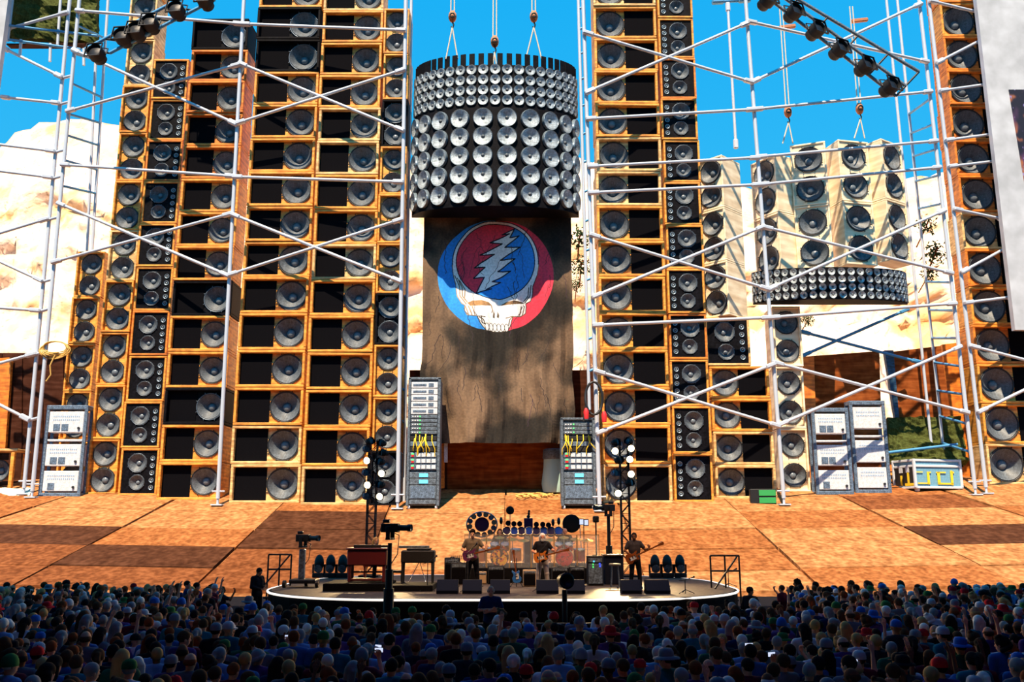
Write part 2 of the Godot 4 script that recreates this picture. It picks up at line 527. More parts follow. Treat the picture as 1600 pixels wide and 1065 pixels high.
# ---- loudspeakers ----
# a board with round holes for the drivers: strips above and below each hole's square, and a ring from square to circle
func holed(key: String, w: float, h: float, c: Vector3, t: float, holes: Array) -> ArrayMesh:
	key += "holed%.3f_%.3f_%s_%s" % [w, h, c, holes]
	if cache.has(key): return cache[key]
	var b := MB.new()
	var z := c + Vector3(0, 0, t / 2)
	# horizontal strips, cut at the holes' centres so that every piece is a simple outline
	var ys := [-h / 2]
	for o in holes: ys.append(o[1])
	ys.append(h / 2)
	for k in ys.size() - 1:
		var out := PackedVector2Array([Vector2(-w / 2, ys[k])])
		if k > 0:
			var o = holes[k - 1]
			for i in 17:
				var a := PI - PI * i / 16.0
				out.append(Vector2(o[0] + cos(a) * o[2], o[1] + sin(a) * o[2]))
		out.append(Vector2(w / 2, ys[k]))
		out.append(Vector2(w / 2, ys[k + 1]))
		if k < ys.size() - 2:
			var o = holes[k]
			for i in 17:
				var a := -PI * i / 16.0
				out.append(Vector2(o[0] + cos(a) * o[2], o[1] + sin(a) * o[2]))
		out.append(Vector2(-w / 2, ys[k + 1]))
		var tr := Geometry2D.triangulate_polygon(out)
		for i in range(0, tr.size(), 3):
			b.flat(z + Vector3(out[tr[i]].x, out[tr[i]].y, 0), z + Vector3(out[tr[i + 1]].x, out[tr[i + 1]].y, 0), z + Vector3(out[tr[i + 2]].x, out[tr[i + 2]].y, 0), Vector3.BACK)
	for o in holes:
		for i in 32:
			var a := TAU * i / 32; var e := TAU * (i + 1) / 32
			var p := Vector3(o[0] + cos(a) * o[2], o[1] + sin(a) * o[2], 0); var q := Vector3(o[0] + cos(e) * o[2], o[1] + sin(e) * o[2], 0)
			b.quad(z + p, z + q, z + q - Vector3(0, 0, t), z + p - Vector3(0, 0, t), Vector3(o[0], o[1], 0) - p)
	cache[key] = b.mesh()
	return cache[key]
func cone_mesh(r: float) -> Array:
	var key := "cone%.3f" % r
	if not cache.has(key):
		var b := MB.new()
		b.lathe([Vector2(0.93, -0.02), Vector2(0.89, 0.035), Vector2(0.84, -0.02), Vector2(0.6, -0.24), Vector2(0.26, -0.5)].map(func(p): return p * r), 28, Transform3D())
		var cap := MB.new()
		cap.lathe([Vector2(0.27, -0.5), Vector2(0.26, -0.40), Vector2(0.2, -0.33), Vector2(0.11, -0.29), Vector2(0.0, -0.275)].map(func(p): return p * r), 20, Transform3D())
		var rim := MB.new()
		rim.lathe([Vector2(1.0, -0.08), Vector2(1.0, 0.03), Vector2(0.975, 0.05), Vector2(0.94, 0.04), Vector2(0.92, -0.02)].map(func(p): return p * r), 28, Transform3D())
		for k in 8:
			var a := TAU * (k + 0.5) / 8
			rim.cbox(Vector3(cos(a), sin(a), 0.05) * r * Vector3(1.02, 1.02, 1), Vector3(0.12, 0.05, 0.07) * r, 0.01 * r, Basis(Vector3.BACK, a))
		cache[key] = [b.mesh(), cap.mesh(), rim.mesh()]
	return cache[key]
func speaker(parent: Node, where: Vector3, r: float, rim: Material, cone: Material = null, called := "speaker_cone") -> void:
	var m := cone_mesh(r)
	var c := part(parent, called, m[0], cone if cone else M.cone_paper, where)
	part(c, "dust_cap", m[1], M.cap_paper)
	part(c, "rim", m[2], rim)
func tweeter(parent: Node, where: Vector3, r: float) -> void:
	var key := "tweet%.3f" % r
	if not cache.has(key):
		var b := MB.new()
		b.lathe([Vector2(1.0, -0.05), Vector2(1.0, 0.12), Vector2(0.9, 0.15), Vector2(0.75, 0.05), Vector2(0.4, -0.25), Vector2(0.32, 0.0), Vector2(0.18, 0.12), Vector2(0, 0.16)].map(func(p): return p * r), 16, Transform3D())
		cache[key] = b.mesh()
	part(parent, "tweeter", cache[key], M.tweeter_metal, where)
func shell_mesh(w: float, h: float, dp: float, t: float) -> ArrayMesh:
	var key := "shell%.3f_%.3f_%.3f_%.3f" % [w, h, dp, t]
	if not cache.has(key):
		var b := MB.new()
		var bev := t * 0.18
		var e := 0.0
		b.cbox(Vector3(0, h - t / 2, -dp / 2), Vector3(w - e, t, dp), bev)
		b.cbox(Vector3(0, t / 2, -dp / 2), Vector3(w - e, t, dp), bev)
		b.cbox(Vector3(-w / 2 + t / 2, h / 2, -dp / 2), Vector3(t, h - 2 * t, dp), bev)
		b.cbox(Vector3(w / 2 - t / 2, h / 2, -dp / 2), Vector3(t, h - 2 * t, dp), bev)
		b.box(Vector3(0, h / 2, -dp + 0.06), Vector3(w - 2 * t, h - 2 * t, 0.08))
		cache[key] = b.mesh()
	return cache[key]
func panel(key: String, c: Vector3, s: Vector3, bev := 0.0) -> ArrayMesh:
	key += "%s%s" % [c, s]
	if not cache.has(key): cache[key] = mb_box(c, s, bev)
	return cache[key]
# kind: bass (one cone beside a black panel), twin (two cones), mid (dark front, two cones, a row of tweeters)
func cabinet(kind: String, w: float, h: float, dp: float, side: int, wood: Material, label: String, group: String, where: Vector3, turn := 0.0, big := 0.0) -> Node3D:
	var black: bool = wood == M.black_paint
	var called := {"bass": "bass_cabinet", "twin": "twin_speaker_cabinet", "mid": "midrange_cabinet"}[kind] as String
	var o := thing(called, label, "loudspeaker", where, turn, group)
	var t: float = {"bass": 0.2, "twin": 0.15, "mid": 0.16}[kind]
	part(o, "shell", shell_mesh(w, h, dp, t), wood)
	var back := -0.1 if big > 0.0 else (-0.42 if kind == "bass" else -0.3)
	var rim: Material = M.rim_metal if black or kind == "mid" else M.rim_black
	if kind == "bass":
		var half := (w - 2 * t) / 2
		var r1 := minf((h - 2 * t) * 0.5, half * 0.5) * 1.0
		part(o, "baffle", holed("b", half, h - 2 * t, Vector3(side * half / 2, h / 2, back - 0.05), 0.1, [[0.0, 0.0, r1 * 0.97]]), wood)
		part(o, "grille", panel("g", Vector3(-side * half / 2, h / 2, back - 0.02), Vector3(half, h - 2 * t, 0.12)), M.grille_cloth)
		speaker(o, Vector3(side * half * 0.5, h / 2, back + 0.04), r1, rim)
	elif kind == "twin":
		var r := minf((w - 2 * t) * 0.49, (h - 2 * t) * 0.245)
		if big > 0.0: r = big
		part(o, "baffle", holed("b", w - 2 * t, h - 2 * t, Vector3(0, h / 2, back - 0.05), 0.1, [[0.0, -0.2375 * h, r * 0.97], [0.0, 0.2375 * h, r * 0.97]]), wood)
		for k in 2:
			speaker(o, Vector3(0, h / 2 + (k - 0.5) * (h * 0.475), back + 0.04), r, rim, M.cone_paper)
	else:
		part(o, "front_panel", holed("f", w - 2 * t, h - 2 * t, Vector3(0, h / 2, -0.16), 0.1, [[side * w * -0.04, -0.22 * h, h * 0.16], [side * w * -0.06, 0.19 * h, h * 0.2]]), M.black_paint)
		speaker(o, Vector3(side * w * -0.06, h * 0.69, -0.07), h * 0.205, M.rim_metal)
		speaker(o, Vector3(side * w * -0.04, h * 0.28, -0.07), h * 0.165, M.rim_metal)
		for k in 5:
			tweeter(o, Vector3(side * w * 0.33, h * (0.17 + 0.155 * k), -0.09), h * 0.052)
	return o
# a stack from the ground (base, in the picture) to the height of top; x from left to right at the base
func stack(kind: String, left: float, right: float, base: float, top: float, n: int, side: int, woods: String, says: String, dp := 2.3) -> void:
	var d := deep(base)
	var a := at(left, base, d)
	var b := at(right, base, d)
	var h := (at(left, top, d).y - a.y) / n
	var wood := {"o": M.orange_ply, "d": M.deep_ply, "p": M.pale_ply, "c": M.cream_ply, "k": M.black_paint}
	var named := {"o": "orange plywood", "d": "deep orange plywood", "p": "pale plywood", "c": "cream plywood", "k": "black"}
	var kindly := {"bass": "bass cabinet", "twin": "two-cone cabinet", "mid": "dark-fronted cabinet"}
	for k in n:
		var c := woods[k % woods.length()]
		var where := Vector3((a.x + b.x) / 2 + rng.randf_range(-0.05, 0.05), a.y + k * h, -d + rng.randf_range(-0.06, 0.06))
		cabinet(kind, b.x - a.x - 0.03, h - 0.025, dp, side, wood[c], "%s %s, %s from the ground in the %s" % [named[c], kindly[kind], ordinal(k), says], "loudspeakers in the " + says, where, deg_to_rad(rng.randf_range(-0.5, 0.5)))
	# what carries the stack: a levelling plinth on the slope
	var foot := minf(rise(d - 0.2), rise(d + dp)) - 0.3
	var pl := solo("plinth", "low board plinth under the " + says, "plinth", mb_box(Vector3(0, -(a.y - foot) / 2, -dp / 2), Vector3(b.x - a.x - 0.1, a.y - foot, dp - 0.1)), M.dark_board, Vector3((a.x + b.x) / 2, a.y - 0.01, -d))
	pl.set_meta("group", "plinths under the stacks")
func build_speaker_columns() -> void:
	stack("twin", 83, 129, 764, 392, 5, 1, "oooood", "short leftmost column")
	stack("twin", 133, 181, 772, -78, 11, 1, "oooopoooppoo", "second column from the left")
	stack("mid", 182, 243, 774, 92, 10, 1, "ooodooodoo", "third column from the left")
	stack("bass", 244, 342, 781, 28, 14, 1, "ookookoooddddk", "fourth column from the left")
	stack("bass", 356, 467, 786, -38, 15, 1, "ppooooooooookko", "fifth column from the left")
	stack("bass", 469, 575, 789, -33, 15, 1, "pooooopooppooo", "sixth column from the left")
	stack("twin", 577, 622, 790, 13, 10, 1, "kookoookoo", "column left of the banner")
	stack("bass", 942, 1052, 786, -40, 15, -1, "poooooooppoooo", "column right of the banner")
	stack("mid", 1055, 1117, 784, -33, 12, -1, "ooodooooodoo", "dark column right of banner")
	stack("bass", 1118, 1214, 779, 571, 4, -1, "ppoo", "low stack of four")
	stack("twin", 1222, 1268, 768, 478, 3, -1, "ccc", "cream stack under the hanging cluster")
	stack("bass", 1546, 1668, 757, -48, 14, -1, "poododpdddddod", "rightmost column")
	# on the low stack: a dark cabinet, and on that three slender cream cabinets
	var d := deep(779)
	var p0 := at(1104, 571, d); var p1 := at(1174, 571, d)
	var h := at(1104, 495, d).y - p0.y
	cabinet("mid", p1.x - p0.x, h, 2.2, 1, M.pale_ply, "dark-fronted cabinet on top of the low stack of four", "loudspeakers above the low stack of four", Vector3((p0.x + p1.x) / 2, p0.y + 0.02, -d))
	var q := at(1116, 494, d)
	var hh := (at(1116, 246, d).y - q.y) / 3
	for k in 3:
		cabinet("twin", 2.25, hh - 0.03, 2.6, -1, M.cream_ply, "cream two-cone cabinet, %s of three above the dark cabinet" % ordinal(k), "loudspeakers above the low stack of four", Vector3(q.x + 0.2, p0.y + h + 0.04 + k * hh, -d - 0.1), deg_to_rad(-46), 0.96)

func drum_face(o: Node3D, called: String, rx: float, rz: float, y: float, half_angle: float, n: int, r: float, cone: bool) -> void:
	# n round drivers side by side on the curved front, all of one row share the meshes of their column
	for k in n:
		var a := lerpf(-half_angle, half_angle, float(k) / (n - 1)) if n > 1 else 0.0
		var xf := Transform3D(Basis.from_scale(Vector3(1, 1, rz / rx)) * Basis(Vector3.UP, a), Vector3(sin(a) * rx, 0, cos(a) * rz))
		var key := "drum%.3f_%.3f_%.4f_%s" % [rx, r, a, cone]
		if not cache.has(key):
			var b := MB.new()
			var c := MB.new()
			var e := MB.new()
			var turn := Transform3D(xf.basis, Vector3.ZERO)
			if cone:
				b.lathe([Vector2(0.95, 0.04), Vector2(0.88, 0.03), Vector2(0.55, -0.10), Vector2(0.2, -0.22)].map(func(p): return p * r), 24, turn)
				c.lathe([Vector2(0.21, -0.21), Vector2(0.19, -0.12), Vector2(0.1, -0.04), Vector2(0, -0.02)].map(func(p): return p * r), 14, turn)
			else:
				b.lathe([Vector2(0.92, 0.04), Vector2(0.8, 0.02), Vector2(0.3, -0.18)].map(func(p): return p * r), 18, turn)
				c.lathe([Vector2(0.32, -0.16), Vector2(0.26, -0.04), Vector2(0, 0.06)].map(func(p): return p * r), 12, turn)
			e.lathe([Vector2(1.0, -0.25), Vector2(1.0, 0.05), Vector2(0.97, 0.08), Vector2(0.92, 0.03)].map(func(p): return p * r), 24, turn)
			cache[key] = [b.mesh(), c.mesh(), e.mesh()]
		var m: Array = cache[key]
		var s := part(o, called, m[0], M.cone_pale, Vector3(xf.origin.x + sin(a) * r * 0.22, y, xf.origin.z + cos(a) * r * 0.22))
		part(s, "dust_cap", m[1], M.cone_paper)
		part(s, "rim", m[2], M.tweeter_metal)
func half_drum(rx: float, rz: float, y0: float, y1: float, hollow := 0.25) -> ArrayMesh:
	var b := MB.new()
	var seg := 40
	for i in seg:
		var a := lerpf(-PI / 2, PI / 2, float(i) / seg); var c := lerpf(-PI / 2, PI / 2, float(i + 1) / seg)
		var p := Vector3(sin(a) * rx, y0, cos(a) * rz); var q := Vector3(sin(c) * rx, y0, cos(c) * rz)
		var up := Vector3(0, y1 - y0, 0)
		var np := Vector3(sin(a) / rx, 0, cos(a) / rz).normalized(); var nq := Vector3(sin(c) / rx, 0, cos(c) / rz).normalized()
		b.tri(p, q, q + up, np, nq, nq); b.tri(p, q + up, p + up, np, nq, np)
		b.flat(p, q, Vector3(0, y0, 0), Vector3.DOWN); b.flat(p + up, q + up, Vector3(0, y1, 0), Vector3.UP)
	b.quad(Vector3(-rx, y0, 0), Vector3(rx, y0, 0), Vector3(rx, y1, 0), Vector3(-rx, y1, 0), Vector3.FORWARD)
	return b.mesh()
func hoist(where: Vector3, low: Vector3, top: float, label: String, spread: float) -> void:
	var o := thing("hoist", label, "hoist", where, 0, "wooden pulley hoists")
	var b := MB.new()
	for s in [-1, 1]:
		b.tube([Vector3(s * 0.14, 0.3, 0), Vector3(s * 0.12, top - where.y, 0)], 0.05, 6)
	part(o, "rope", b.mesh(), M.rope)
	b = MB.new()
	b.ball(Vector3.ZERO, Vector3(0.32, 0.52, 0.26), 14, 10)
	part(o, "pulley_block", b.mesh(), M.pulley_wood)
	b = MB.new()
	b.lathe([Vector2(0.16, -0.3), Vector2(0.22, -0.29), Vector2(0.22, 0.29), Vector2(0.16, 0.3)], 14, Transform3D(Basis(), Vector3.ZERO))
	part(o, "sheave", b.mesh(), M.dark_metal)
	b = MB.new()
	b.tube([Vector3(0, -0.45, 0), Vector3(0.1, -0.7, 0), Vector3(0.05, -0.95, 0), Vector3(-0.1, -0.85, 0)], 0.06, 6)
	part(o, "hook", b.mesh(), M.dark_metal)
	b = MB.new()
	for s in [-1, 1]:
		b.tube([Vector3(0, -0.9, 0), low - where + Vector3(s * spread, 0, 0)], 0.055, 6)
	part(o, "sling", b.mesh(), M.rope)

func build_hanging_clusters() -> void:
	# the round cluster above the banner: a tier of small drivers over a tier of large ones
	var d := 65.3
	var rx := (at(903, 250, d).x - at(645, 250, d).x) / 2
	var rz := rx * 0.42
	var fr := d - rz * 0.8
	var c := Vector3(at(774, 330, d).x, at(774, 325, fr).y, -d)
	var top1 := at(774, 172, fr).y; var top2 := at(774, 106, fr).y
	var o := thing("round_speaker_cluster", "round black cluster of silver drivers hanging above the skull banner", "loudspeaker", Vector3(c.x, c.y, -d))
	part(o, "lower_drum", half_drum(rx, rz, 0, top1 - c.y), M.black_paint)
	part(o, "upper_drum", half_drum(rx * 0.985, rz * 0.985, top1 - c.y + 0.02, top2 - c.y), M.black_paint)
	var band := (top1 - c.y - 0.35) / 5
	for k in 5:
		drum_face(o, "speaker_cone", rx * 1.0, rz * 1.0, 0.2 + band * (k + 0.5), deg_to_rad(72), 10, band * 0.5, true)
	var thin := (top2 - top1 - 0.12) / 4
	for k in 4:
		drum_face(o, "small_driver", rx * 0.987, rz * 0.987, top1 - c.y + 0.14 + thin * (k + 0.5), deg_to_rad(82), 21, thin * 0.49, false)
	var slat := MB.new()
	slat.cbox(Vector3(0, 0, 0), Vector3(0.42, 1.1, 0.1), 0.02)
	var sm := slat.mesh()
	for k in 26:
		var a := lerpf(-1.45, 1.45, k / 25.0)
		var s := part(o, "top_slat", sm, M.black_paint, Vector3(sin(a) * rx * 0.97, top2 - c.y + 0.42, cos(a) * rz * 0.97))
		s.rotation.y = a * 0.6
	for h in [[707, 26, 706, 92, "left wooden pulley hoist above the round cluster", 0.45], [773, 65, 773, 100, "middle wooden pulley hoist above the round cluster", 0.12], [834, 26, 834, 92, "right wooden pulley hoist above the round cluster", 0.6]]:
		hoist(at(h[0], h[1], d - rz * 0.8), at(h[2], h[3], d - rz * 0.8), 45.0, h[4], h[5])
	# the cream cluster on the right: four slender columns of two cabinets fanned out, over a curved band of small drivers
	var e := 68.6
	var cols := [[1192, 240, 424, -60, "leftmost", 1.0, 1.9], [1264, 223, 420, -21, "second", 0.0, 1.9], [1336, 217, 412, 12, "third", 0.25, 2.0], [1396, 213, 404, 33, "rightmost", 1.0, 1.6]]
	for q in cols:
		var w := 2.74
		var z: float = e + q[5]
		var y0 := at(q[0], q[2], e).y; var y1 := at(q[0], q[1], e).y
		var x := at(q[0] + 4, (q[1] + q[2]) / 2.0, z).x
		for k in 2:
			var hh: float = (y1 - y0) / 2
			cabinet("twin", w, hh - 0.04, q[6], -1, M.cream_ply, "cream two-cone cabinet, %s of the %s column in the hanging cream cluster" % [["lower", "upper"][k], q[4]], "cabinets of the hanging cream cluster", Vector3(x, y0 + k * hh, -z), deg_to_rad(q[3]), 1.1)
	var f := e
	var bc := at(1297, 476, f)
	var bt := at(1297, 427, f).y
	var brx := (at(1418, 450, f).x - at(1178, 450, f).x) / 2
	var brz := brx * 0.3
	var bo := thing("curved_driver_band", "curved band of small drivers under the hanging cream cluster", "loudspeaker", Vector3(bc.x, bc.y, -f))
	part(bo, "housing", half_drum(brx, brz, 0, bt - bc.y), M.black_paint)
	var bh := (bt - bc.y - 0.1) / 4
	for k in 4:
		drum_face(bo, "small_driver", brx, brz, 0.05 + bh * (k + 0.5), deg_to_rad(82), 24, bh * 0.49, false)
	for q in [[1231, 175, 1231, 224, "left wooden pulley hoist above the cream cluster"], [1343, 170, 1343, 216, "right wooden pulley hoist above the cream cluster"]]:
		hoist(at(q[0], q[1], e - 0.5), at(q[2], q[3], e - 0.5), 46.0, q[4], 0.42)
	for q in [[1222, 42, "left"], [1335, 32, "right"]]:
		var b := MB.new()
		b.cbox(Vector3.ZERO, Vector3(1.4, 0.3, 0.3), 0.05, Basis(Vector3.BACK, 0.12))
		solo("spreader_bar", "short wooden spreader bar on the %s hoist ropes of cream cluster" % q[2], "bar", b.mesh(), M.pulley_wood, at(q[0] + 8, q[1], e - 0.5 + 0.25), "spreader bars")

# ---- the painted banner ----
class Paint:
	var im: Image
	var k := 1.0
	var ox := 0.0
	var oy := 0.0
	func fill(poly: Array, c: Color) -> void:                    # scan lines, pixel by pixel row
		var pts := []
		var lo := 1e9; var hi := -1e9
		for p in poly:
			var q := Vector2((p[0] - ox) * k, (p[1] - oy) * k)
			pts.append(q); lo = minf(lo, q.y); hi = maxf(hi, q.y)
		for y in range(maxi(0, int(lo)), mini(im.get_height() - 1, int(hi) + 1)):
			var yy := y + 0.5
			var xs := []
			for i in pts.size():
				var a: Vector2 = pts[i]; var b: Vector2 = pts[(i + 1) % pts.size()]
				if (a.y <= yy) != (b.y <= yy): xs.append(a.x + (yy - a.y) / (b.y - a.y) * (b.x - a.x))
			xs.sort()
			for i in range(0, xs.size() - 1, 2):
				var x0 := int(round(xs[i])); var x1 := int(round(xs[i + 1]))
				if x1 > x0: im.fill_rect(Rect2i(x0, y, x1 - x0, 1), c)
	func disc(cx: float, cy: float, rx: float, ry: float, c: Color, a0 := 0.0, a1 := TAU) -> void:
		var poly := []
		for i in 73:
			var a := lerpf(a0, a1, i / 72.0)
			poly.append([cx + cos(a) * rx, cy + sin(a) * ry])
		fill(poly, c)
	func line(pts: Array, w: float, c: Color) -> void:
		for i in pts.size() - 1:
			var a := Vector2(pts[i][0], pts[i][1]); var b := Vector2(pts[i + 1][0], pts[i + 1][1])
			var o := (b - a).orthogonal().normalized() * w * 0.5
			var s := (b - a).normalized() * w * 0.3
			fill([[a.x + o.x - s.x, a.y + o.y - s.y], [b.x + o.x + s.x, b.y + o.y + s.y], [b.x - o.x + s.x, b.y - o.y + s.y], [a.x - o.x - s.x, a.y - o.y - s.y]], c)

func banner_picture() -> ImageTexture:
	var w := 920; var h := 1440
	var no := FastNoiseLite.new()
	no.seed = 77; no.frequency = 0.006; no.fractal_octaves = 4
	var big := no.get_image(230, 360)
	big.resize(w, h, Image.INTERPOLATE_CUBIC)
	no.seed = 78; no.frequency = 0.05; no.fractal_octaves = 4
	var fine := no.get_image(w, h)
	var im := Image.create(w, h, false, Image.FORMAT_RGB8)
	im.fill(Color8(72, 58, 46))
	var p := Paint.new()
	p.im = im
	# drawn in the grid of a close view of the emblem: 5.07 units a picture pixel, the cloth starts at (15, 0)
	p.k = w / (229.0 * 5.07)
	p.ox = 15.0
	var blue := Color8(44, 150, 246); var red := Color8(250, 66, 92); var white := Color8(255, 254, 255); var ink := Color8(18, 22, 40); var umber := Color8(120, 92, 62)
	p.disc(582, 522, 452, 448, blue, PI / 2, PI * 1.5)
	p.disc(582, 522, 452, 448, red, -PI / 2, PI / 2)
	# the skull: outline first, then white
	var jaw := [[246, 440], [252, 510], [272, 590], [284, 690], [318, 745], [346, 762], [340, 800], [360, 835], [440, 846], [462, 900], [480, 930], [505, 962], [540, 968], [582, 972], [625, 970], [668, 960], [690, 925], [712, 850], [772, 846], [808, 820], [815, 770], [812, 745], [850, 726], [864, 690], [868, 610], [905, 520], [918, 440]]
	p.disc(582, 414, 340, 338, ink)
	p.line(jaw, 12, umber)
	p.disc(582, 414, 333, 331, white)
	p.fill(jaw, white)
	p.disc(582, 407, 311, 306, ink)
	p.disc(582, 407, 304, 299, blue)
	# red upper left field inside the cranium, bounded by the bolt
	var field := [[432, 662]]
	for i in 40:
		var a := lerpf(deg_to_rad(120), deg_to_rad(300), i / 39.0)
		field.append([582 + cos(a) * 304, 407 + sin(a) * 299])
	field.append([728, 150])
	p.fill(field, red)
	var bolt := [[728, 148], [692, 218], [765, 206], [655, 294], [775, 299], [620, 396], [737, 389], [600, 486], [700, 489], [555, 572], [620, 571], [508, 638], [552, 629], [430, 668], [494, 540], [410, 547], [500, 458], [416, 463], [574, 349], [460, 362], [634, 264], [536, 256], [688, 186], [630, 190]]
	p.fill(bolt, white)
	p.line(bolt + [bolt[0]], 9, ink)
	# brow, eyes, nose, cheeks and teeth
	p.fill([[360, 742], [405, 726], [470, 724], [528, 738], [552, 762], [500, 768], [430, 766], [385, 768]], umber)
	p.fill([[618, 758], [660, 734], [720, 724], [775, 732], [806, 744], [750, 752], [690, 756]], umber)
	p.line([[548, 764], [556, 800], [550, 820]], 7, umber)
	p.fill([[562, 800], [572, 830], [572, 868], [558, 858]], umber)
	p.fill([[594, 808], [606, 836], [604, 862], [590, 856]], umber)
	for q in [[[262, 520], [300, 610], [304, 690], [352, 752]], [[282, 540], [322, 620], [322, 690], [360, 736]], [[300, 560], [345, 640], [338, 700]], [[858, 600], [846, 690], [808, 740]], [[840, 620], [832, 690], [800, 728]], [[345, 770], [368, 832]], [[370, 768], [396, 838]], [[400, 772], [420, 842]], [[805, 765], [786, 838]], [[780, 770], [764, 842]], [[455, 860], [486, 880], [500, 920]], [[716, 850], [690, 876], [680, 920]], [[470, 850], [476, 905]], [[480, 905], [505, 925]], [[440, 850], [500, 860]], [[660, 862], [716, 850]]]:
		p.line(q, 7, umber)
	for i in 6:
		var x := 512.0 + i * 30.0
		p.disc(x, 938, 17, 32, umber); p.disc(x, 938, 13, 28, white)
	# weathering: stains, streaks and fine cracks in the paint
	for y in h:
		for x in w:
			var c := im.get_pixel(x, y)
			var b := big.get_pixel(x, y).r
			var s := 0.35 + 1.25 * smoothstep(0.3, 0.75, b) + 0.4 * (fine.get_pixel(x, y).r - 0.5)
			if maxf(c.r, c.b) > 0.6: s = 0.86 + 0.2 * b + 0.22 * (fine.get_pixel(x, y).r - 0.5)
			im.set_pixel(x, y, Color(clampf(c.r * s, 0, 1), clampf(c.g * s, 0, 1), clampf(c.b * s, 0, 1)))
	var r2 := RandomNumberGenerator.new()
	r2.seed = 404
	for q in 58:
		var x := r2.randf_range(60, 1120); var y := r2.randf_range(120, 1500)
		var pts := [[x, y]]
		var way := r2.randf_range(-0.5, 0.5)
		for s in r2.randi_range(5, 16):
			x += (way + r2.randf_range(-0.7, 0.7)) * 16.0; y += r2.randf_range(8, 26)
			pts.append([x, y])
		p.line(pts, r2.randf_range(2.4, 4.6), Color8(44, 34, 40) if r2.randf() < 0.8 else Color8(60, 40, 60))
	return ImageTexture.create_from_image(im)

func build_banner() -> void:
	var d := 66.0
	var a := at(663, 330, d); var b := at(892, 330, d)
	var y1 := a.y + 0.6; var y0 := at(777, 692, d).y
	var w := b.x - a.x
	var ycut := w * 1440.0 / 920.0
	var m := MB.new()
	var nx := 60; var ny := 90
	var no := FastNoiseLite.new()
	no.seed = 15; no.frequency = 0.16; no.fractal_octaves = 3
	var pts := []
	for j in ny + 1:
		var line := []
		for i in nx + 1:
			var t := float(i) / nx; var s := float(j) / ny
			var y := lerpf(y1, y0, s)
			# soft hanging folds, deeper towards the free lower edge
			var x := (t - 0.5) * w
			var fold := no.get_noise_2d(x * 2.2, y * 0.35) * (0.2 + 1.1 * s) + sin(x * 1.7 + y * 0.12) * 0.12 * s
			x += no.get_noise_2d(y * 1.4, 50.0 + x * 0.1) * 0.25 * s
			line.append([Vector3(x, y - y1, fold), Vector2(t, (y1 - 0.6 - y) / ycut)])
		pts.append(line)
	for j in ny:
		for i in nx:
			var q := [pts[j][i], pts[j][i + 1], pts[j + 1][i + 1], pts[j + 1][i]]
			for tri in [[0, 1, 2], [0, 2, 3]]:
				var k: Vector3 = (q[tri[1]][0] - q[tri[0]][0]).cross(q[tri[2]][0] - q[tri[0]][0]).normalized()
				if k.z < 0: k = -k
				var before := m.v.size()
				m.tri(q[tri[0]][0], q[tri[1]][0], q[tri[2]][0], k, k, k)
				for z in 3:
					for e in tri:
						if m.v[before + z] == q[e][0]: m.u.append(q[e][1]); break
	var st := SurfaceTool.new()
	st.create_from(m.mesh(), 0)
	st.set_smooth_group(0)
	var mt := StandardMaterial3D.new()
	mt.resource_name = "banner_print"
	mt.albedo_texture = banner_picture()
	mt.texture_repeat = false
	mt.roughness = 0.9
	var o := thing("painted_banner", "dark worn banner painted with a red and blue skull emblem and lightning bolt", "banner", Vector3((a.x + b.x) / 2, y1, -d))
	part(o, "cloth", m.mesh(), mt)
	var bar := MB.new()
	bar.tube([Vector3(-w / 2 - 0.2, 0.05, -0.1), Vector3(w / 2 + 0.2, 0.05, -0.1)], 0.12, 8)
	part(o, "hanging_bar", bar.mesh(), M.dark_metal)

# ---- tube scaffolding ----
func rod(o: Node3D, called: String, a: Vector3, b: Vector3, r: float, m: Material, joints := true) -> void:
	var t := MB.new()
	t.tube([Vector3.ZERO, b - a], r, 8)
	var p := part(o, called, t.mesh(), m, a)
	if joints:
		# flattened ends with a coupler where the rod is clamped to an upright
		for e in [Vector3.ZERO, b - a]:
			var way: Vector3 = (b - a).normalized() * (1.0 if e == Vector3.ZERO else -1.0)
			var c := MB.new()
			c.bar(e - way * r, e + way * r * 6.0, r * 3.2, r * 2.6, r * 0.6)
			part(p, "coupler", c.mesh(), m)
func foot_plate(o: Node3D, where: Vector3) -> void:
	var b := MB.new()
	b.cbox(Vector3(0, 0.05, 0), Vector3(0.8, 0.1, 0.7), 0.02)
	b.tube([Vector3(0, 0.1, 0), Vector3(0, 0.9, 0)], 0.09, 8)
	b.tube([Vector3(-0.45, 1.0, 0), Vector3(0.45, 1.0, 0)], 0.07, 6)
	part(o, "foot_jack", b.mesh(), M.steel, where)
